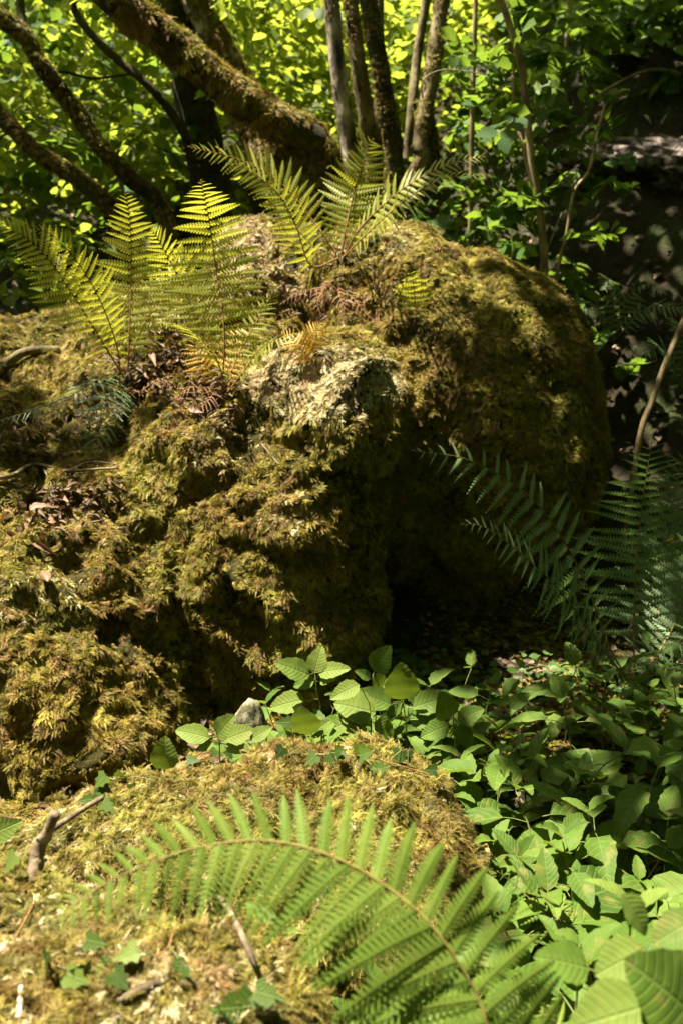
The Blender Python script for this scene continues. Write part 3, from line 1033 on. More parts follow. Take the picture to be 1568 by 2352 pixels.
def hazel(t):
    return max(0.0, math.sin(math.pi * t ** 0.85) ** 0.55) if 0 < t < 1 else 0.0


LV2, _, _ = leaf_grid(10, lambda t: ovate(min(1, t ** .9)), 0.34, 0.32, 0.06, 0.52)
LV, LQ, LU = leaf_grid(10, ovate, 0.28, 0.22, 0.045, 0.68)
# small cheap leaf for crowns: roundish with a point, bent along its midrib
CV = np.array([(0, 0, 0), (.22, .32, .05), (.22, 0, -.02), (.22, -.32, .05), (.62, .36, .03), (.62, 0, -.05), (.62, -.36, .03), (1.0, 0, -.13)])
CQ = np.array([(1, 2, 5, 4), (2, 3, 6, 5)])
CTR = np.array([(0, 2, 1), (0, 3, 2), (4, 5, 7), (5, 6, 7)])
# ivy
IV_out = [(0.0, .0), (-.12, .28), (.10, .50), (.30, .30), (.52, .36), (.62, .17), (1.0, 0.0), (.62, -.17), (.52, -.36), (.30, -.30), (.10, -.50), (-.12, -.28)]
IV = np.array([(x, y, 0.10 * abs(y) - .12 * x * x) for x, y in IV_out] + [(.28, 0, -.02)])
IVU = np.array([(max(0, x), y * 2) for x, y in IV_out] + [(.28, 0)])
IT = np.array([(12, k, (k + 1) % 12) for k in range(12)])


def frames(D, Nr):
    X = unit(D)
    Z = unit(Nr - X * np.sum(Nr * X, 1, keepdims=True))
    Y = np.cross(Z, X)
    return np.stack([X, Y, Z], -1)


def bake_leaves(mb, V, tris, quads, P, D, Nr, size, var, uv=None):
    n = len(P)
    if n == 0:
        return
    R = frames(D, Nr)
    W = np.einsum('nij,vj->nvi', R, V) * np.asarray(size).reshape(-1, 1, 1) + np.asarray(P)[:, None, :]
    k = len(V)
    o = (np.arange(n) * k)[:, None, None]
    t = (np.asarray(tris)[None] + o).reshape(-1, 3) if len(tris) else ()
    q = (np.asarray(quads)[None] + o).reshape(-1, 4) if len(quads) else ()
    mb.add(W.reshape(-1, 3), tris=t, quads=q, var=np.repeat(np.asarray(var), k), uv=None if uv is None else np.tile(uv, (n, 1)))


# ------------------------------------------------------------------ leafy woodland plants
def plant_proto(label, h, rows, rg, lean=(0, 0), lsz=.075, group=None, cat='plant'):
    """one upright stem with opposite leaf pairs, each leaf a part"""
    root = empty('woodland_plant', (0, 0, 0), label, cat, group)
    C = spline([(0, 0, -.03), (lean[0] * .3, lean[1] * .3, h * .5), (lean[0], lean[1], h)], 14)
    sb = MB()
    tube(sb, C, np.linspace(.0022, .0012, 14), 6)
    leaves = []
    az = rg.uniform(0, 6.28)
    for k in range(rows):
        f = 0.5 + 0.5 * k / max(1, rows - 1)
        p = C[min(13, int(f * 13))]
        size = lsz * (0.95 if k == 0 else 1.1 if k == 1 else 1.0 - 0.18 * (k - 1)) * rg.uniform(.9, 1.1)
        if k == rows - 1:
            size *= 0.75
        el = math.radians(8 + 20 * k / rows) if k < rows - 1 else math.radians(45)
        for sg in (0, math.pi):
            a = az + sg + rg.normal(0, .12)
            s = size * rg.uniform(.88, 1.1)
            d = np.array([math.cos(a) * math.cos(el), math.sin(a) * math.cos(el), math.sin(el)])
            pet = 0.35 * s if k < rows - 1 else .1 * s
            q = p + d * pet
            tube(sb, np.array([p, p + d * pet * .6 + np.array([0, 0, .002]), q]), np.array([.0011, .0009, .0008]), 4, caps=False)
            nr = np.array([0, 0, 1.0]) + rg.normal(0, .18, 3)
            d2 = d * 1 + np.array([0, 0, -.25 if k < rows - 1 else 0])
            leaves.append((q, d2, nr, s))
        az += math.pi / 2 + rg.normal(0, .15)
    sb.build('stem', M_plantstem, root)
    for q, d, nr, s in leaves:
        mb = MB()
        bake_leaves(mb, (LV if rg.random() < .5 else LV2) * np.array([1, rg.uniform(.8, 1.15), rg.uniform(.4, 1.9)]), (), LQ, q[None], d[None], nr[None], [s], [rg.uniform(.2, .8)], LU)
        mb.build('leaf', M_plant, root)
    return root


def dup(root, loc, rz, scale, label=None, group=None):
    r = root.copy()
    COL.objects.link(r)
    r.location = loc
    r.rotation_euler = (random.gauss(0, .08), random.gauss(0, .08), rz)
    r.scale = (scale,) * 3
    if label:
        r['label'] = label
    if group:
        r['group'] = group
    for ch in root.children:
        c = ch.copy()
        COL.objects.link(c)
        c.parent = r
    return r


G_CARPET = 'leafy woodland plants carpeting the ground'
L_CARPET = 'green leafy woodland plant in the dense carpet right of the rocks'
rg = np.random.default_rng(3)
protos = [plant_proto(L_CARPET, h, r, rg, (rg.normal(0, .02), rg.normal(0, .02)), s, G_CARPET)
          for h, r, s in ((.13, 3, .10), (.16, 3, .11), (.19, 4, .115), (.10, 2, .09), (.20, 4, .10), (.15, 3, .12))]
used = [False] * len(protos)
placed = []


def put_plant(k, x, y, z, rz, sc, label=None, group=G_CARPET):
    if not used[k]:
        used[k] = True
        r = protos[k]
        r.location, r.rotation_euler, r.scale = (x, y, z), (0, 0, rz), (sc,) * 3
        if label:
            r['label'] = label
            r['group'] = group
        return r
    return dup(protos[k], (x, y, z), rz, sc, label, group)


tries = 0
while len(placed) < 195 and tries < 9000:
    tries += 1
    u = random.uniform(560, 1720)
    v = random.uniform(1560, 2560)
    d = ray(u, v).normalized()
    h = cast(CAM, d, [BV_g])
    if not h:
        continue
    x, y = h[0].x, h[0].y
    t = down(x, y)
    if t[0].z > gz(x, y) + 0.03:
        continue
    near = .060 if y < 1.6 else .075 if y < 2.1 else .11
    if v < 1640 and random.random() < .5:
        continue
    if any((x - a) ** 2 + (y - b) ** 2 < near ** 2 for a, b in placed):
        continue
    placed.append((x, y))
    k = random.choice((0, 0, 1, 1, 2, 3, 3, 4, 5))
    sc = random.uniform(.55, 1.12) * (1.0 if y < 2.0 else .85 if y < 2.4 else .62)
    put_plant(k, x, y, gz(x, y), random.uniform(0, 6.28), sc)


def hero(u, v, Y, h, rows, lsz, label, seed, lean=(0, 0), rz=0, base=None):
    r_ = np.random.default_rng(seed)
    top = at(u, v, Y)
    r = plant_proto(label, h, rows, r_, lean, lsz)
    r.location = top - Vector((lean[0], lean[1], h))
    r.rotation_euler = (0, 0, rz)
    return r


def leafy(label, stem, leaves, Y, var=.5):
    """a plant whose stem and leaves are given one by one: (base u, v, tip u, v, width factor)"""
    x, y = at(*stem[-1], Y).x, Y
    b = Vector((x, y, gz(x, y)))
    t = empty('woodland_plant', b, label, 'plant')
    mb = MB()
    sp = spline([at(*q, Y) for q in stem] + [b], 16)
    tube(mb, sp, np.linspace(.0013, .0022, 16), 6)
    done = []
    for k, (bu, bv, tu, tv, wd) in enumerate(leaves):
        dy = .02 * math.sin(k * 2.4 + len(label))
        p0, p1 = at(bu, bv, Y - .01), at(tu, tv, Y - .02 + dy)
        q = min(sp, key=lambda c: (Vector(c) - p0).length + .4 * max(0, c[2] - p0.z))
        tube(mb, np.array([q, p0]), .0009, 4, caps=False)
        done.append((p0, p1, wd))
    mb.build('stem', M_plantstem, t, offset=b)
    for k, (p0, p1, wd) in enumerate(done):
        mb = MB()
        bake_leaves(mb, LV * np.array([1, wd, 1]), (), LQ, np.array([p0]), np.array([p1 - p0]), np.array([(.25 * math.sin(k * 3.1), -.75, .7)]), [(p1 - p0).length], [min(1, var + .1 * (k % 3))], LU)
        mb.build('leaf', M_plant, t, offset=b)


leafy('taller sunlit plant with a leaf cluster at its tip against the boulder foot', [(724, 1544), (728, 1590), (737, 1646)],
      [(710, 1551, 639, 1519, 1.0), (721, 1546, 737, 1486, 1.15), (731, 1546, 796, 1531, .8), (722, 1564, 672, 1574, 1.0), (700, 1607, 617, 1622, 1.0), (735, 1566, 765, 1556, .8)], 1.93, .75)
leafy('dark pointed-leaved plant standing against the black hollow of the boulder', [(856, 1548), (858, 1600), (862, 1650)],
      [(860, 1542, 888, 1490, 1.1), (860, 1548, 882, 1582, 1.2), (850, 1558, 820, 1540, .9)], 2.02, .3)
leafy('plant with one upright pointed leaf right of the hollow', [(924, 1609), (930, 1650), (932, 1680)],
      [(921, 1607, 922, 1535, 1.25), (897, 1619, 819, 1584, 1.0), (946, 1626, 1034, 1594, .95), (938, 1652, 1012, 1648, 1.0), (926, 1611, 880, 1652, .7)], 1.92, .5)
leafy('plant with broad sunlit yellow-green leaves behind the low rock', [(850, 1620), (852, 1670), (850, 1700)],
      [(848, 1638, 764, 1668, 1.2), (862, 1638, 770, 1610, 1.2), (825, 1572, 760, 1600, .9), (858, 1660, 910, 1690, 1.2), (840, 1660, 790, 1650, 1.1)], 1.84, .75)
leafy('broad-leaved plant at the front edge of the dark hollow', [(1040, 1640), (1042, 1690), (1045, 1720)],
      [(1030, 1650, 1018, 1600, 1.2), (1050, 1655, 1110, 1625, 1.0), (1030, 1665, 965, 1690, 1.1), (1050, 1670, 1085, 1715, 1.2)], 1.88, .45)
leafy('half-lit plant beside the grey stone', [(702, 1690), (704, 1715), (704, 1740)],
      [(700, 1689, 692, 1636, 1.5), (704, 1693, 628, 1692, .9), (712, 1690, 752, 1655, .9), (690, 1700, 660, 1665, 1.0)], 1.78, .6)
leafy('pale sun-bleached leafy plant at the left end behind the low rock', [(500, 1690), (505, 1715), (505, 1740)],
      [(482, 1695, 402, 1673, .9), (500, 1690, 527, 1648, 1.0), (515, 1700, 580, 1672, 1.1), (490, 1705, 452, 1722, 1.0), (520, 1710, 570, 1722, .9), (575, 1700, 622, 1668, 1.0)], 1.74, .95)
# big plant in the near right corner, leaf by leaf (base, tip, width factor, facing)
b = Vector((.40, .90, 0.0))
t = empty('woodland_plant', b, 'big pale sunlit plant with broad leaves in the near right corner', 'plant')
mb = MB()
sp = spline([b, at(1500, 2420, .92), at(1480, 2290, .92), at(1460, 2180, .93)], 16)
tube(mb, sp, np.linspace(.003, .0015, 16), 6)
cl_ = []
for bu, bv, tu, tv, Y, wd, nr in ((1590, 2330, 1470, 2215, .84, 1.35, (.3, -.8, .6)), (1600, 2110, 1500, 2160, .95, 1.2, (-.2, -.6, 1)), (1425, 2055, 1500, 2145, .97, 1.0, (.6, -.7, .5)), (1350, 2225, 1243, 2190, .94, 1.1, (.1, -.6, 1)),
                                  (1480, 2180, 1368, 2235, .90, 1.25, (-.1, -.7, .9)), (1440, 2270, 1335, 2300, .88, .9, (0, -.6, 1)), (1490, 2310, 1310, 2360, .84, 1.2, (.1, -.7, .9)), (1530, 2290, 1590, 2230, .90, 1.0, (.2, -.6, 1))):
    p0, p1 = at(bu, bv, Y), at(tu, tv, Y - .015)
    tube(mb, np.array([sp[10] * .0 + np.array(at(1480, 2280, .92)) * .35 + np.array(p0) * .65, p0]), .001, 4, caps=False)
    cl_.append((p0, p1, wd, nr))
mb.build('stem', M_plantstem, t, offset=b)
for k, (p0, p1, wd, nr) in enumerate(cl_):
    mb = MB()
    bake_leaves(mb, LV * np.array([1, wd, 1]), (), LQ, np.array([p0]), np.array([p1 - p0]), np.array([nr]), [(p1 - p0).length], [.45 + .07 * k], LU)
    mb.build('leaf', M_plant, t, offset=b)
hero(1330, 2200, 1.10, .26, 3, .09, 'bright broad-leaved plant beside the near fern frond base', 109)
hero(1450, 2090, 1.12, .30, 3, .09, 'lighter green plant with a large drooping leaf at the right edge', 110)

# single upright leaf on the low rock
p = hit(382, 1790)
r = empty('leaf_sprig', p, 'single upright heart-shaped leaf on a thin stem at the low rock crest', 'plant')
mb = MB()
top = at(378, 1768, p.y)
tube(mb, spline([p - Vector((0, 0, .01)), (p + top) / 2, top], 8), .0011, 5)
mb.build('stem', M_plantstem, r, offset=p)
mb = MB()
tip = at(378, 1700, p.y - .01)
bake_leaves(mb, LV * np.array([1, 1.2, 1]), (), LQ, np.array([top]), np.array([tip - top]), np.array([[.1, -1, .3]]), [(tip - top).length], [.8], LU)
mb.build('leaf', M_plant, r, offset=p)
# leaf poking in at the left edge
p = hit(-25, 1950)
r = empty('leaf_sprig', p, 'pointed light green leaf entering at the left edge above the low rock', 'plant')
mb = MB()
top = at(-40, 1925, p.y)
tube(mb, spline([p, (p + top) / 2, top], 6), .0012, 5)
mb.build('stem', M_plantstem, r, offset=p)
mb = MB()
tip = at(42, 1890, p.y)
bake_leaves(mb, LV, (), LQ, np.array([top]), np.array([tip - top]), np.array([[.1, -1, .5]]), [(tip - top).length], [.8], LU)
mb.build('leaf', M_plant, r, offset=p)

# low ground cover of tiny leaves: uncountable
mb = MB()
rg = np.random.default_rng(9)
n = 9000
pos, dd, nn, sz = [], [], [], []
for _ in range(n):
    x, y = rg.uniform(-.1, 2.0), rg.uniform(.9, 3.0)
    if noise.noise(Vector((x * 3, y * 3, 5))) + rg.normal(0, .3) < -.15:
        continue
    if y > 2.55 and rg.random() < .5:
        continue
    t = down(x, y)
    z = gz(x, y)
    if t[0].z > z + .06:
        continue
    pos.append((x, y, z + rg.uniform(.0, .05)))
    a = rg.uniform(0, 6.28)
    dd.append((math.cos(a), math.sin(a), rg.uniform(-.1, .3)))
    nn.append((rg.normal(0, .25), rg.normal(0, .25) - .2, 1))
    sz.append(rg.uniform(.012, .034))
bake_leaves(mb, CV, CTR, CQ, np.array(pos), np.array(dd), np.array(nn), sz, rg.uniform(0, 1, len(pos)))
tag(mb.build('low_ground_cover', M_cover), 'carpet of tiny green leaves close to the soil', None, None, 'stuff')

# leaf litter on ground and bank
mb = MB()
pos, dd, nn, sz = [], [], [], []
for _ in range(16000):
    if rg.random() < .45:
        x, y = rg.uniform(-1.3, 2.2), rg.uniform(.9, 3.2)
    else:
        x, y = rg.uniform(-3, 5), rg.uniform(2.8, 9)
    z = gz(x, y)
    pos.append((x, y, z + rg.uniform(.004, .02)))
    a = rg.uniform(0, 6.28)
    dd.append((math.cos(a), math.sin(a), rg.uniform(-.3, .3)))
    nn.append((rg.normal(0, .4), rg.normal(0, .4) - .3, 1))
    sz.append(rg.uniform(.014, .032) if y < 3.2 else rg.uniform(.02, .05))
bake_leaves(mb, CV * np.array([1, .8, 2.0]), CTR, CQ, np.array(pos), np.array(dd), np.array(nn), sz, rg.uniform(0, 1, len(pos)))
tag(mb.build('leaf_litter', M_litter), 'brown fallen leaves scattered over the soil and bank', None, None, 'stuff')


# ------------------------------------------------------------------ ivy on the low rock
def ivy(label, pts, n, size, seed, trees=None, spread=.03):
    rg = np.random.default_rng(seed)
    base = hit(*pts[0], trees)
    root = empty('ivy', base, label, 'ivy')
    P = [hit(u, v, trees) + Vector((0, -.004, .012)) for u, v in pts]
    C = spline(P, 24) if len(P) > 1 else np.array([P[0]] * 24)
    mb = MB()
    tube(mb, C, .0012, 5)
    mb.build('stem', M_stalkbrown, root, offset=base)
    for k in range(n):
        i = int((k + .5) / n * 23)
        p = C[i] + rg.normal(0, spread, 3) * np.array([1, .5, .6]) + np.array([0, -.008, .012])
        a = rg.uniform(0, 6.28)
        d = np.array([math.cos(a), -.35, math.sin(a) * .7 - .25])
        pt = MB()
        tube(pt, np.array([C[i], (C[i] + p) / 2 + np.array([0, -.004, .004]), p]), .0008, 4, caps=False)
        m2 = MB()
        bake_leaves(m2, IV, IT, (), p[None], d[None], np.array([[rg.normal(0, .3), -.75, .75]]), [size * rg.uniform(.7, 1.15)], [rg.uniform(.1, .75)], IVU)
        lf = m2.build('leaf', M_ivy, root, smooth=False, offset=base)
        pt.build('petiole', M_plantstem, lf, offset=base)


ivy('ivy sprig with glossy leaves over the left shoulder of the low rock', [(225, 1880), (255, 1830), (300, 1800), (345, 1790)], 12, .032, 1)
ivy('dark ivy trailing along the crest of the low rock behind the frond', [(430, 1750), (480, 1735), (540, 1730), (600, 1735)], 13, .032, 2)
ivy('dark ivy patch at the right end of the low rock crest', [(650, 1740), (720, 1745), (800, 1745), (900, 1765), (980, 1790)], 16, .032, 3)
ivy('blurred ivy leaves in the hollow beneath the long frond', [(240, 2230), (300, 2230), (380, 2200), (400, 2160)], 5, .032, 4)
ivy('bright ivy leaves at the left edge of the low rock', [(20, 2030), (60, 2060), (120, 2010), (40, 2170)], 6, .032, 5)
ivy('large pointed ivy leaf at the bottom beside the pale moss', [(555, 2330), (575, 2315)], 2, .05, 6, spread=.008)
ivy('small ivy leaves trailing beside the bottom left moss', [(100, 2230), (180, 2240), (210, 2270)], 5, .034, 7)


# brown litter and old fern scraps caught on the boulder's shelf: uncountable
mb = MB()
rg = np.random.default_rng(19)
pos, dd, nn, sz = [], [], [], []
for cu, cv, ru, rv, n in ((330, 890, 130, 60, 420), (480, 925, 70, 60, 260), (160, 1165, 130, 55, 420), (60, 1020, 120, 90, 260), (720, 700, 130, 70, 320), (400, 820, 60, 60, 200), (600, 640, 100, 40, 120), (250, 990, 60, 80, 160)):
    for _ in range(n):
        p = hit(cu + rg.normal(0, .5) * ru, cv + rg.normal(0, .5) * rv, [BV_b])
        a = rg.uniform(0, 6.28)
        if rg.random() < .4:
            continue
        pos.append(p - b_loc + Vector((0, -.006, rg.uniform(.004, .022))))
        dd.append((math.cos(a), math.sin(a) * .6, rg.normal(0, .5)))
        nn.append((rg.normal(0, .6), -.5 + rg.normal(0, .5), 1))
        sz.append(rg.uniform(.012, .034))
bake_leaves(mb, CV * np.array([1, .5, 2.5]), CTR, CQ, np.array(pos), np.array(dd), np.array(nn), sz, rg.uniform(0, .8, len(pos)))
tag(mb.build('leaf_litter', M_scrap, boulder), 'brown litter and fern scraps caught in the moss', None, None, 'stuff')

# ------------------------------------------------------------------ sticks, stone, dead leaves
def stick(name, label, pts, r0, r1, mat, rough=.12, cat='stick', forks=()):
    C = spline(pts, max(12, 8 * len(pts)))
    base = Vector(pts[0])
    root = empty(name, base, label, cat)
    mb = MB()
    tube(mb, C, np.linspace(r0, r1, len(C)), 10, rough, seed=len(label), freq=30)
    mb.build('branch' if forks else 'wood', mat, root, offset=base)
    for f in forks:
        mb = MB()
        D = spline(f, 14)
        tube(mb, D, np.linspace(r1 * .8, r1 * .4, 14), 8, rough, seed=3, freq=30)
        mb.build('twig', mat, root, offset=base)
    return root


def on(u, v, lift=.01, trees=None):
    return hit(u, v, trees) + Vector((0, 0, lift))


y0 = hit(75, 2010).y
stick('broken_stick', 'thick broken stick stub standing upright in the moss at the left', [hit(75, 2030), at(88, 1960, y0), at(112, 1905, y0 - .004), at(128, 1868, y0 - .01)], .010, .007, M_stick, .55)
y1 = hit(105, 1985).y
stick('twig', 'thin brown twig slanting from the stick stub to the ivy', [at(105, 1915, y1 - .01), at(170, 1872, y1 + .04), at(240, 1830, y1 + .08)], .006, .004, M_stick)
stick('stick', 'brown stick hanging in the dark hollow below the long frond', [on(505, 2095, .03), on(545, 2170, .03), on(590, 2275, .03)], .0042, .0036, M_stick, .25)
stick('stick', 'short grey-brown stick lying on the near golden moss', [on(275, 2318, .012), on(370, 2275, .012)], .005, .004, M_stick)
stick('stick', 'pale blurred stick end at the bottom left corner', [on(45, 2352, .008), on(52, 2280, .010)], .004, .003, M_bleached)
stick('mossy_branch', 'curved grey branch lying over the left shelf of the boulder', [on(-60, 910, .02), on(0, 868, .025), on(60, 830, .03), on(140, 818, .02)], .020, .013, M_bark2, .08, 'branch')
stick('twig', 'forked dry twig lying across the left part of the boulder', [on(-20, 1118, .02), on(30, 1115, .025), on(80, 1092, .03), on(160, 1108, .03), on(220, 1105, .03), on(275, 1102, .03)], .006, .003, M_stick, .15, 'twig',
      [[on(160, 1108, .03), on(210, 1092, .035), on(272, 1098, .035)], [on(100, 1097, .03), on(120, 1130, .02), on(128, 1160, .01)], [on(-10, 1120, .02), on(20, 1145, .012), on(60, 1175, .012)]])
stick('twig', 'white bleached twig slanting across the dark moss of the middle', [on(722, 1228, .025), on(750, 1265, .03), on(776, 1302, .03)], .0028, .002, M_bleached, .1, 'twig')
stick('twig', 'fine tan twig stuck in the moss below the pale cushion', [on(602, 1042, .025), on(640, 1085, .02)], .002, .0015, M_stick, .1, 'twig')
stick('twig', 'thin brown twig lying on the shaded side of the dome', [on(1020, 745, .02), on(1060, 800, .02)], .002, .0014, M_stick, .1, 'twig')
stick('twig', 'thin straight twig lying on the lower left moss', [on(500, 1440, .012), on(575, 1432, .012)], .0016, .0011, M_stick, .1, 'twig')

# grey stone beside the boulder foot
p = at(578, 1655, 1.86)
bm = bmesh.new()
bmesh.ops.create_icosphere(bm, subdivisions=4, radius=1)
for v in bm.verts:
    q = v.co.copy()
    v.co = Vector((q.x * .034 * (1 - .35 * q.z), q.y * .03, q.z * .048)) * (1 + .22 * noise.noise(q * 1.4) + .10 * noise.noise(q * 3.5) + .05 * noise.noise(q * 11))
me = bpy.data.meshes.new('stone')
bm.to_mesh(me)
bm.free()
for f in me.polygons:
    f.use_smooth = True
me.materials.append(M_stone)
o = bpy.data.objects.new('stone', me)
o.location = p
link(o)
tag(o, 'small upright grey stone behind the leaves at the boulder foot', 'stone')

# dead leaves lying on the moss
dl = MB()
bake_leaves(dl, LV * np.array([1, .85, 3.2]), (), LQ, np.zeros((1, 3)), np.array([[1., 0, 0]]), np.array([[0, 0, 1.]]), [1.0], [.6], LU)
proto_dl = dl.build('dead_leaf', M_deadleaf)
firstdl = True
spots = [(60, 1215), (95, 1245), (30, 1190), (150, 1165), (190, 1150), (240, 1120), (110, 1160), (215, 1140), (75, 1190), (20, 1240), (260, 1108), (170, 1180), (130, 1200), (50, 1165), (115, 1350), (85, 1260), (355, 1400), (360, 1420),
         (440, 950), (420, 935), (460, 960), (380, 860), (400, 850), (350, 830), (430, 880), (410, 800), (440, 820), (400, 1190), (385, 1180), (545, 1240), (640, 660), (370, 780), (395, 770)]
for u, v in spots:
    p = hit(u, v)
    o = proto_dl if firstdl else proto_dl.copy()
    if not firstdl:
        COL.objects.link(o)
    firstdl = False
    o.location = p + Vector((0, -.012, .018))
    o.rotation_euler = (random.uniform(-.9, .9) + .5, random.uniform(-.9, .9), random.uniform(0, 6.28))
    sc = random.uniform(.028, .05)
    o.scale = (sc, sc * random.uniform(.6, 1.1), sc * random.uniform(.6, 1.4))
    tag(o, 'curled brown dead leaf caught on the moss of the boulder', 'dead leaf', 'dead leaves caught on the moss')

# where sun is wanted: twigs and added canopy leaves are left out for it
LIT = [  # u, v, ru, rv, strength: places the sun is meant to reach
    (560, 480, 420, 230, 1.0), (860, 420, 220, 130, 1.0), (300, 660, 400, 260, .95), (700, 560, 260, 90, .9),
    (750, 880, 215, 130, 1.0), (930, 610, 180, 90, .5), (1100, 660, 140, 80, .28), (1240, 740, 70, 70, .3),
    (180, 1330, 310, 210, .88), (480, 1130, 220, 240, .85), (650, 1250, 150, 190, .7), (720, 1430, 120, 110, .85), (350, 930, 260, 90, .7), (560, 990, 120, 80, .8),
    (150, 2100, 380, 380, 1.0), (400, 1860, 380, 90, .75), (920, 1890, 150, 110, .75), (600, 2000, 520, 170, .9),
    (730, 1590, 130, 100, .9), (570, 1690, 190, 60, 1.0), (850, 1620, 130, 80, .55), (1515, 2260, 85, 85, 1.0), (1330, 2230, 100, 60, .3), (1500, 390, 120, 60, .6),
    (1250, 1900, 260, 220, .10), (1000, 2200, 250, 150, .6), (1150, 1640, 120, 60, .25),
]


def lit_at(p):
    q = proj(p)
    if q is None:
        return .3
    u, v = q
    if u < -200 or u > 1800 or v > 2700 or v < -300:
        return .12
    z = .04
    for cu, cv, ru, rv, k in LIT:
        d = ((u - cu) / ru) ** 2 + ((v - cv) / rv) ** 2
        if d < 1.3:
            z = max(z, k * min(1, (1.3 - d) / .45))
    return z


# ------------------------------------------------------------------ trees
def crown(parent, clusters, size, mat, seed, flat=.45, off=None, name='crown', twigs=True):
    """clusters: (x, y, z, r, n): leaves on short twigs through the cluster's volume"""
    rg = np.random.default_rng(seed)
    mb = MB()
    P, D, Nr, Sz, Va = [], [], [], [], []
    for (x, y, z, r, n) in clusters:
        c = np.array([x, y, z])
        nt = max(1, int(n / 9))
        for _ in range(nt):
            # a twig with leaves either side, fairly flat
            dirn = unit(rg.normal(0, 1, 3) * np.array([1, 1, flat]))
            st = c + rg.normal(0, .45, 3) * r
            if st[1] < 7:
                g = cast(Vector(st), -SUN, [BV_b, BV_m])
                if g and lit_at(g[0]) > .55 and rg.random() < .93:
                    continue                               # twig left out so the wanted beam comes through
            L = r * rg.uniform(.5, 1.0)
            tilt = unit(np.array([0, 0, 1.0]) + rg.normal(0, .38, 3))
            sd = np.cross(tilt, dirn)
            tv = rg.uniform(.1, .9)
            for k in range(9):
                t = (k + .5) / 9
                s = 1 if k % 2 else -1
                P.append(st + dirn * L * t + np.array([0, 0, -.25]) * L * t * t + sd * s * .01)
                D.append(unit(dirn * .6 + sd * s * .9 + rg.normal(0, .25, 3) + np.array([0, 0, -.25])))
                Nr.append(tilt + rg.normal(0, .32, 3))
                Sz.append(size * rg.uniform(.6, 1.2))
                Va.append(np.clip(tv + rg.normal(0, .15), 0, 1))
            if twigs and rg.random() < .25:
                tube(mb, np.array([st, st + dirn * L * .5, st + dirn * L + np.array([0, 0, -.25]) * L]), np.array([.004, .003, .001]), 3, caps=False, var=.0)
    bake_leaves(mb, CV, CTR, CQ, np.array(P), np.array(D), np.array(Nr), Sz, Va)
    return mb.build(name, mat, parent, smooth=False, offset=off)


def limb(parent, name, pts, r0, r1, mat, rough=.12, seg=14, off=None, seed=0.0, flare=0.0):
    C = spline(pts, 20 * len(pts))
    n = len(C)
    r = np.linspace(r0, r1, n)
    if flare:
        r[:n // 4] *= 1 + flare * (1 - np.arange(n // 4) / (n // 4)) ** 2
    mb = MB()
    tube(mb, C, r, seg, rough, seed=seed, freq=8)
    return mb.build(name, mat, parent, offset=off), C, r


def limb_moss(parent, C, r, n, off, rng, s=(.4, .8), top=0.2):
    i = rng.integers(0, len(C), n)
    T = unit(np.gradient(C, axis=0))[i]
    d = rng.normal(0, 1, (n, 3))
    d = unit(d - T * np.sum(d * T, 1, keepdims=True))
    P = C[i] + d * (r[i] * .97)[:, None]
    gap = np.array([noise.noise(Vector(p) * 9) for p in P])
    k = gap + d[:, 2] * top + rng.normal(0, .25, n) > -.1
    scatter('moss', parent, P[k] - np.array(off), d[k], rng.uniform(s[0], s[1], k.sum()), NG, len(TUFTS), rng, M_moss)


def gpt(u, v, Y):
    p = at(u, v, Y)
    p.z = gz(p.x, p.y) - .1
    return p


def cl(rg, n, u0, u1, v0, v1, y0, y1, r, k):
    """n clusters through a block of the wood given by its view directions and depths"""
    out = []
    for _ in range(n):
        p = at(rg.uniform(u0, u1), rg.uniform(v0, v1), rg.uniform(y0, y1))
        if p.z < gz(p.x, p.y) + .1:
            p.z = gz(p.x, p.y) + rg.uniform(.1, .5)
        out.append((p.x, p.y, p.z, r * rg.uniform(.7, 1.2), k))
    return out


rg = np.random.default_rng(21)
trng = np.random.default_rng(77)
# leaning mossy trunk
b = gpt(765, 560, 3.95)
t = empty('mossy_tree', b, 'thick moss-grown trunk leaning steeply to the left behind the crest fern', 'tree')
o, C, r = limb(t, 'trunk', [b, at(748, 400, 3.9), at(640, 285, 3.85), at(520, 205, 3.8), at(400, 110, 3.75), at(290, 20, 3.7), at(150, -110, 3.65)], .060, .055, M_bark, .12, 18, b, 1, .5)
limb_moss(t, C, r, 9000, b, trng, (.5, 1.0), .5)
o, C, r = limb(t, 'limb', [at(735, 470, 3.86), at(650, 375, 3.95), at(590, 320, 4.05), at(520, 200, 4.2)], .06, .035, M_bark, .15, 14, b, 5)
limb_moss(t, C, r, 3000, b, trng, (.5, 1.0))
crown(t, cl(rg, 14, -50, 500, -350, -60, 3.4, 4.6, .3, 40), .07, M_crown, 1, off=b)
# upright trunk behind with pale patches
b = gpt(505, 620, 4.7)
t = empty('tree', b, 'dark trunk with pale lichen patches forking behind the leaning trunk', 'tree')
limb(t, 'trunk', [b, at(480, 420, 4.65), at(445, 220, 4.6), at(410, 60, 4.6), at(380, -80, 4.6)], .10, .07, M_bark, .12, 16, b, 2, .4)
o, C, r = limb(t, 'limb', [at(620, 420, 4.6), at(575, 260, 4.55), at(515, 130, 4.55), at(455, 20, 4.55), at(425, -80, 4.55)], .066, .05, M_birch, .10, 16, b, 3)
limb_moss(t, C, r, 2200, b, trng, (.5, 1.0))
crown(t, cl(rg, 57, 250, 800, -150, 420, 4.9, 6.2, .32, 54), .074, M_crown, 2, off=b)
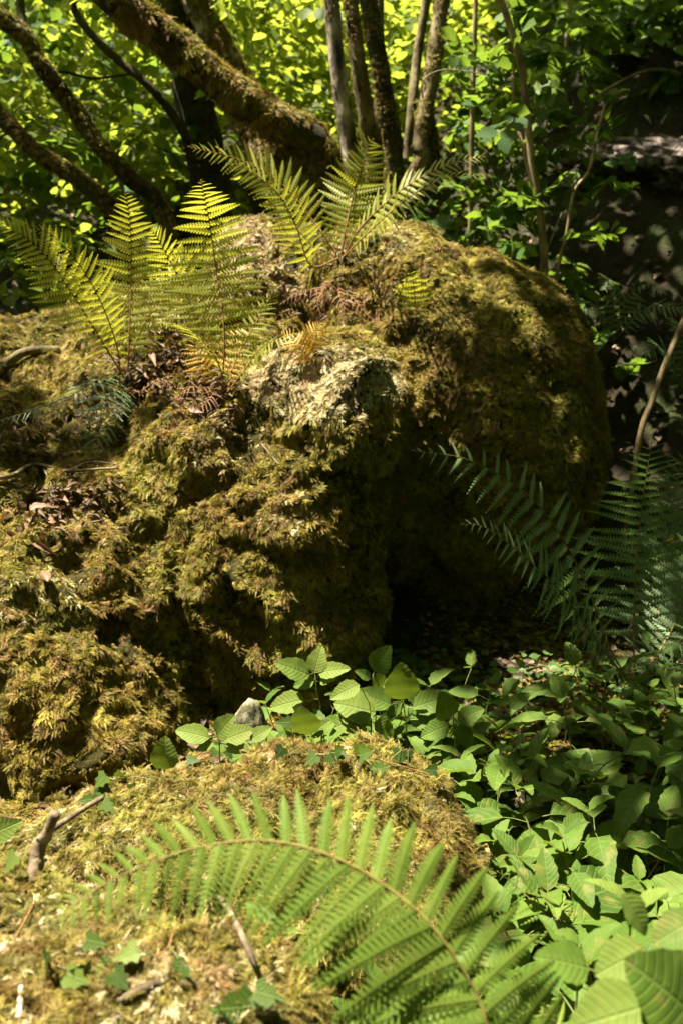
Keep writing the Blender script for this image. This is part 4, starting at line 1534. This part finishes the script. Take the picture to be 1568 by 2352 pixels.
# multi-stemmed clump
b = gpt(885, 560, 4.2)
t = empty('multi_stem_tree', b, 'clump of several slender mossy stems rising behind the crest fern', 'tree')
for nm, pts, r0, r1, mt, ms in (
        ('stem', [at(810, 420, 4.2), at(800, 330, 4.2), at(778, 170, 4.2), at(756, -40, 4.2)], .034, .030, M_birch, 300),
        ('stem', [at(860, 420, 4.25), at(848, 310, 4.25), at(826, 180, 4.25), at(800, -40, 4.25)], .036, .028, M_bark2, 800),
        ('stem', [b, at(905, 400, 4.12), at(885, 240, 4.1), at(862, 100, 4.1), at(838, -40, 4.1)], .044, .032, M_bark, 2200),
        ('stem', [at(925, 470, 4.2), at(968, 360, 4.18), at(965, 330, 4.18), at(990, 170, 4.2), at(1020, -40, 4.25)], .034, .028, M_bark2, 1000),
        ('stem', [at(990, 400, 4.3), at(985, 320, 4.28), at(965, 230, 4.25)], .035, .035, M_bark, 900),
        ('stem', [at(935, 370, 4.35), at(945, 250, 4.35), at(960, 110, 4.4), at(985, -40, 4.4)], .022, .018, M_bark2, 0),
        ('stem', [at(868, 330, 4.5), at(872, 150, 4.5), at(870, -40, 4.5)], .024, .018, M_bark2, 0)):
    o, C, r = limb(t, nm, pts, r0, r1, mt, .12, 12, b, r0 * 100)
    if ms:
        limb_moss(t, C, r, ms, b, trng, (.22, .45), .1)
crown(t, cl(rg, 39, 700, 1150, -150, 330, 4.8, 6.5, .32, 54), .074, M_crown, 3, off=b)
crown(t, cl(rg, 6, 880, 1200, 330, 480, 4.4, 5.2, .2, 27), .06, M_crownshade, 31, off=b, name='crown')

# dark branches on the left
b = gpt(420, 640, 4.15)
t = empty('tree', b, 'dark curving mossy stems leaning left before the bright leaves', 'tree')
o, C, r = limb(t, 'trunk', [b, at(385, 515, 4.1), at(300, 410, 4.05), at(225, 330, 4.0), at(170, 250, 4.0), at(95, 150, 3.95), at(55, 80, 3.95), at(-30, 20, 3.9)], .030, .030, M_bark, .18, 12, b, 7)
limb_moss(t, C, r, 2600, b, trng, (.25, .5))
o, C, r = limb(t, 'limb', [at(300, 520, 4.15), at(245, 465, 4.1), at(165, 400, 4.1), at(90, 355, 4.1), at(30, 295, 4.1), at(-60, 200, 4.1)], .032, .028, M_bark, .15, 12, b, 8)
limb_moss(t, C, r, 1800, b, trng, (.25, .5))
limb(t, 'branch', [at(455, 460, 4.4), at(425, 310, 4.35), at(345, 200, 4.3), at(240, 110, 4.3), at(175, 30, 4.3), at(160, -40, 4.3)], .022, .014, M_bark, .15, 10, b, 9)
limb(t, 'branch', [at(62, 100, 3.95), at(50, 40, 4.0), at(45, -40, 4.0)], .018, .014, M_bark, .15, 10, b, 10)
limb(t, 'branch', [at(110, 170, 3.95), at(150, 165, 4.1), at(215, 180, 4.2), at(300, 170, 4.3)], .008, .004, M_bark, .15, 6, b, 11)
crown(t, cl(rg, 71, -250, 420, -180, 470, 4.7, 6.2, .32, 54), .074, M_crown, 4, off=b)
crown(t, cl(rg, 22, -200, 420, 0, 480, 4.3, 4.7, .25, 27), .07, M_crownshade, 41, off=b, name='crown')
crown(t, cl(rg, 16, -150, 260, 380, 640, 4.3, 5.2, .25, 36), .065, M_crown, 42, off=b, name='crown')

# woods behind
for i, (u, Y, u0, u1, v1, lab, mt, nn) in enumerate((
        (572, 7.4, 380, 800, 380, 'distant pale birch trunk between the leaning trunk and the clump', M_crown, 60),
        (655, 7.0, 560, 1000, 380, 'straight pale distant trunk right of the first birch', M_crown, 60),
        (180, 7.8, -300, 300, 560, 'distant leafy tree behind the dark left stems', M_crownshade, 90),
        (20, 7.0, -500, 150, 560, 'distant leafy tree at the left edge of the wood', M_crown, 80),
        (1130, 7.6, 950, 1300, 320, 'distant leafy tree right of the stem clump', M_crownshade, 50))):
    b = gpt(u, 500, Y)
    t = empty('birch_tree', b, lab, 'tree', 'distant trees behind the boulder')
    limb(t, 'trunk', [b, at(u + 8, 260, Y), at(u - 2, 80, Y), at(u - 6, -120, Y)], .045, .035, M_birch, .1, 10, b, 20 + i)
    crown(t, cl(rg, nn, u0, u1, -150, v1, Y - .6, Y + 2.2, .45, 54), .08, mt, 50 + i, off=b)

# saplings on the right
def sapling(label, base, stems, clusters, size, mat, seed, leafmat_=M_crownshade):
    t = empty('sapling', base, label, 'sapling')
    for k, (pts, r0, r1) in enumerate(stems):
        limb(t, 'stem' if k == 0 else 'branch', pts, r0, r1, mat, .08, 8, base, seed + k)
    if clusters:
        crown(t, clusters, size, leafmat_, seed, off=base, twigs=True)
    return t


b = gpt(1255, 760, 3.9)
sapling('tallest thin sapling rising right of the dome with a pale lit stem', b,
        [([b, at(1250, 680, 3.9), at(1243, 520, 3.9), at(1218, 350, 3.9), at(1205, 220, 3.9), at(1185, 110, 3.9), at(1140, -30, 3.9)], .018, .012),
         ([at(1228, 450, 3.9), at(1200, 340, 3.92), at(1180, 250, 3.95), at(1178, 150, 3.98)], .008, .006)],
        cl(rg, 16, 1080, 1350, 0, 260, 3.8, 4.6, .2, 27) + cl(rg, 7, 1060, 1300, 430, 640, 3.85, 4.2, .12, 18), .07, M_sapling, 101)
b = gpt(1078, 640, 4.1)
sapling('straight thin brown sapling just left of the tallest one', b, [([b, at(1080, 480, 4.1), at(1084, 250, 4.1), at(1092, -30, 4.1)], .011, .009)],
        cl(rg, 8, 1000, 1180, 380, 600, 4.0, 4.5, .14, 18) + cl(rg, 6, 1000, 1180, 60, 260, 4.1, 4.6, .2, 27), .07, M_sapling, 111)
b = gpt(1272, 720, 3.7)
sapling('thin forked sapling bending right before the dark bank', b, [([b, at(1275, 660, 3.7), at(1300, 540, 3.7), at(1318, 440, 3.7), at(1352, 390, 3.72), at(1372, 300, 3.75), at(1388, 240, 3.8)], .009, .005),
        ([at(1318, 440, 3.7), at(1296, 410, 3.68), at(1280, 385, 3.66)], .005, .003)],
        cl(rg, 6, 1280, 1420, 220, 400, 3.6, 4.0, .14, 18), .055, M_sapling, 121)
b = gpt(1285, 420, 5.4)
sapling('slender grey sapling standing behind the forked one', b, [([b, at(1290, 250, 5.4), at(1300, 120, 5.4), at(1308, -30, 5.4)], .017, .013)],
        cl(rg, 15, 1180, 1480, -60, 200, 5.0, 6.2, .3, 36), .085, M_sapling, 131)
b = gpt(1440, 1080, 3.1)
sapling('bare leaning stem slanting across the right edge', b, [([b, at(1466, 1015, 3.1), at(1500, 910, 3.15), at(1535, 815, 3.2), at(1590, 690, 3.3)], .009, .010)], None, .07, M_sapling, 141)
b = gpt(1600, 420, 5.0)
sapling('leafy sapling reaching in at the upper right edge', b, [([b, at(1590, 250, 5.0), at(1610, 60, 5.0), at(1640, -60, 5.0)], .02, .014),
        ([at(1600, 180, 5.0), at(1500, 160, 4.9), at(1400, 200, 4.8), at(1340, 250, 4.7)], .008, .004)],
        cl(rg, 20, 1320, 1700, -60, 240, 4.5, 5.8, .3, 36), .08, M_sapling, 151)
b = gpt(1420, 380, 6.2)
sapling('dark leafy sapling high on the bank at the upper right', b, [([b, at(1420, 200, 6.2), at(1430, -60, 6.2)], .02, .016)],
        cl(rg, 16, 1250, 1650, -120, 160, 5.8, 7.2, .35, 36), .09, M_sapling, 161)
# low undergrowth bushes at the foot of the bank
for i, (u, v, Y, lab) in enumerate(((1130, 520, 3.9, 'low broad-leaved bush between the dome and the thin saplings'), (1200, 640, 3.7, 'low leafy bush right behind the mossy dome'), (1330, 760, 3.6, 'small sprig of bright leaves at the right side of the dome'),
                                    (60, 640, 4.2, 'leafy bush behind the left shelf of the boulder'), (250, 600, 4.3, 'leafy bush behind the left shelf fern'), (640, 420, 4.6, 'low bush below the leaning trunk'))):
    p = at(u, v, Y)
    b = Vector((p.x, p.y, gz(p.x, p.y)))
    t = empty('bush', b, lab, 'bush')
    mb = MB()
    for k in range(4):
        e = np.array(p) + np.random.default_rng(i * 9 + k).normal(0, .1, 3)
        tube(mb, spline([b, (np.array(b) + e) / 2 + np.array([.02, 0, .03]), e], 8), np.linspace(.004, .002, 8), 5)
    mb.build('stem', M_sapling, t, offset=b)
    crown(t, [(p.x + rg.normal(0, .10), p.y + rg.normal(0, .1), max(p.z + rg.normal(0, .08), b.z + .05), .12, 18) for _ in range(6)], .065, M_crownshade, 170 + i, off=b)
# dry twigs in the air
stick('twig', 'pale dry twig angling through the air right of the stem clump', [at(970, 225, 3.9), at(968, 195, 3.9), at(985, 172, 3.9), at(1030, 160, 3.9), at(1125, 172, 3.9)], .003, .002, M_stick, .1, 'twig',
      [[at(985, 172, 3.9), at(1060, 215, 3.9), at(1120, 225, 3.9), at(1190, 245, 3.92)]])

# pale rock ledge on the bank
bm = bmesh.new()
bmesh.ops.create_icosphere(bm, subdivisions=5, radius=1)
for v in bm.verts:
    q = v.co.copy()
    k = 1 + .34 * noise.noise(q * 1.7) + .22 * noise.noise(q * 4.5) + .11 * noise.noise(q * 12)
    v.co = Vector((q.x * .75, q.y * .35, q.z * .20)) * k
me = bpy.data.meshes.new('rock_ledge')
bm.to_mesh(me)
bm.free()
for f in me.polygons:
    f.use_smooth = True
me.materials.append(M_pale)
o = bpy.data.objects.new('rock_ledge', me)
p = hit(1540, 395, [BV_g]) + Vector((.38, .14, -.04))
o.location = p
o.rotation_euler = (0, math.radians(6), math.radians(-25))
link(o)
tag(o, 'pale sunlit rock ledge on the dark bank at the right', 'rock')

# ------------------------------------------------------------------ unseen canopy added to shade the floor, leaves cut to the wanted dapples
CELL = .075
HZ = 4.6
cells = []
beams = set()            # added leaves keep a leaf's length clear of the wanted beams
for cx in np.arange(-4.0, 4.4, CELL):
    for cy in np.arange(-2.2, 9.0, CELL):
        c = Vector((cx, cy, HZ))
        h = cast(c, -SUN)
        if h is None or h[0] is None:
            continue
        g = h[0]
        litg = lit = lit_at(g) if g.y < 3.8 or g.x > 1 else .1
        # the sunlit wood in the distance: along this beam, is there leaf volume the sun should reach?
        for s in np.arange(0, h[3], .22):
            p = c - SUN * s
            q = proj(p)
            if q and p.y > (4.3 if q[0] < 430 else 3.45) and -300 < q[0] < 1060 and q[1] < 520 and q[1] > -200:
                lit = max(lit, .84)
            elif q and 2.0 < p.y < 2.7 and p.z > .2 and 1040 < q[0] < 1600 and 1000 < q[1] < 1480:
                lit = max(lit, .36)
            elif q and p.y > 4.3 and 1060 <= q[0] < 1500 and -100 < q[1] < 230:
                lit = max(lit, .12)
            elif q and p.y < 3.6 and s > h[3] - .32:
                l2 = lit_at(p)
                if q[1] < 760 and q[0] < 1150 or q[1] > 1700 and p.y < 1.25 and q[0] < 1080:
                    lit = max(lit, min(.82, l2) if q[1] < 760 else l2)
        for s in np.arange(max(0, h[3] - .8), h[3], .05):
            p = c - SUN * s
            q = proj(p)
            if q and p.y < 2.15 and (q[0] > 380 or q[1] > 1700) and s > h[3] - (.38 if q[1] < 1900 else .8) and not (1120 < q[0] < 1400 and q[1] > 1900):
                lit = max(lit, lit_at(p))
        for s in np.arange(0, h[3], .14):
            p = c - SUN * s
            q = proj(p)
            if q and litg < .5 and -60 < q[0] < 420 and -60 < q[1] < 520 and 3.75 < p.y < 4.25:
                lit = min(lit, .25)                        # boughs that stay in the shade
            elif q and litg < .5 and 1060 < q[0] < 1330 and -60 < q[1] < 660 and 3.6 < p.y < 4.2:
                lit = max(lit, .42)                        # thin saplings catch flecks of sun
        nz = .5 + .75 * noise.noise(Vector((cx * 4.2, cy * 4.2, 2))) + .25 * noise.noise(Vector((cx * 11, cy * 11, 4)))
        ij = (int(round(cx / CELL)), int(round(cy / CELL)))
        if lit > .9:
            beams.add(ij)
        if lit > .9 or nz < lit:
            continue
        cells.append((cx, cy, ij))
NEAR = [(i, j) for i in (-2, -1, 0, 1, 2) for j in (-2, -1, 0, 1, 2) if i * i + j * j < 5]
cells = [(a, b_) for a, b_, (i, j) in cells if not any((i + p_, j + q_) in beams for p_, q_ in NEAR)]
roots = [(3.4, -.4), (3.0, 1.6), (4.6, 4.4), (-4.4, 4.6)]
roots = [(x, y, gz(x, y)) for x, y in roots]
groups = [[] for _ in roots]
for cx, cy in cells:
    k = int(np.argmin([(cx - x) ** 2 + (cy - y) ** 2 for x, y, _ in roots]))
    groups[k].append((cx, cy))
crg = np.random.default_rng(91)
for k, (x, y, z) in enumerate(roots):
    if not groups[k]:
        continue
    b = Vector((x, y, z))
    t = empty('shade_tree', b, ('unseen leafy tree added at the near right to shade the floor', 'unseen leafy tree added beside the leafy plants to shade the floor', 'unseen leafy tree added on the bank to shade the slope', 'unseen leafy tree added at the far left to shade the wood')[k], 'tree')
    G = np.array(groups[k])
    cen = np.array([G[:, 0].mean(), G[:, 1].mean(), HZ])
    limb(t, 'trunk', [b, b + Vector((.05, .02, 2.0)), b + Vector((-.05, .05, 4.0)), (b.x * .7 + cen[0] * .3, b.y * .7 + cen[1] * .3, HZ + .5)], .12, .06, M_bark, .1, 12, b, k * 3.0, .4)
    m = 4
    base = np.repeat(G, m, axis=0) + crg.uniform(-.5, .5, (len(G) * m, 2)) * CELL
    dz = crg.uniform(-.25, .7, len(base))
    Pp = np.concatenate([base, np.full((len(base), 1), HZ)], 1) + np.array(SUN)[None] * dz[:, None]
    D = unit(crg.normal(0, 1, (len(base), 3)) * np.array([1, 1, .3]))
    Nr = np.array([0, 0, 1.0]) + crg.normal(0, .4, (len(base), 3))
    mb = MB()
    bake_leaves(mb, CV, CTR, CQ, Pp, D, Nr, crg.uniform(.06, .11, len(base)), crg.uniform(0, 1, len(base)))
    mb.build('crown', M_crownshade, t, smooth=False, offset=b)
RING = ((-5.8, .4, 'unseen dense tree added far left of the boulder to block sky light'), (-5.2, -3.4, 'unseen dense tree added behind the viewpoint, farthest left, to block sky light'), (-2.6, -5.0, 'unseen dense tree added behind the viewpoint on the left to block sky light'),
        (.6, -5.4, 'unseen dense tree added straight behind the viewpoint to block sky light'), (3.6, -4.6, 'unseen dense tree added behind the viewpoint on the right to block sky light'), (5.8, -2.0, 'unseen dense tree added behind the viewpoint, farthest right, to block sky light'),
        (6.2, 1.2, 'unseen dense tree added beyond the right edge of the plant carpet to block sky light'), (6.4, 4.6, 'unseen dense tree added right of the dark bank to block sky light'))
for k, (x, y, lab) in enumerate(RING):  # unseen trees added all round to cut the sky fill
    b = Vector((x, y, gz(x, y)))
    t = empty('shade_tree', b, lab, 'tree')
    limb(t, 'trunk', [b, b + Vector((.05, 0, 2)), b + Vector((-.1, 0, 4.5))], .12, .05, M_bark, .1, 12, b, k * 5.0, .4)
    n = 3600
    P_ = np.array(b) + crg.normal(0, 1, (n, 3)) * np.array([1.0, 1.0, 1.9]) + np.array([0, 0, 3.4])
    P_ = P_[P_[:, 2] > .1]
    n = len(P_)
    mb = MB()
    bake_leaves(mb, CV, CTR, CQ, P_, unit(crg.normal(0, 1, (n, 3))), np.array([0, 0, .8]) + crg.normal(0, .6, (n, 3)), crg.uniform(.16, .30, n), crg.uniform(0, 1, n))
    mb.build('crown', M_crownshade, t, smooth=False, offset=b)
print('objects', len(bpy.data.objects), 'canopy cells', len(cells))
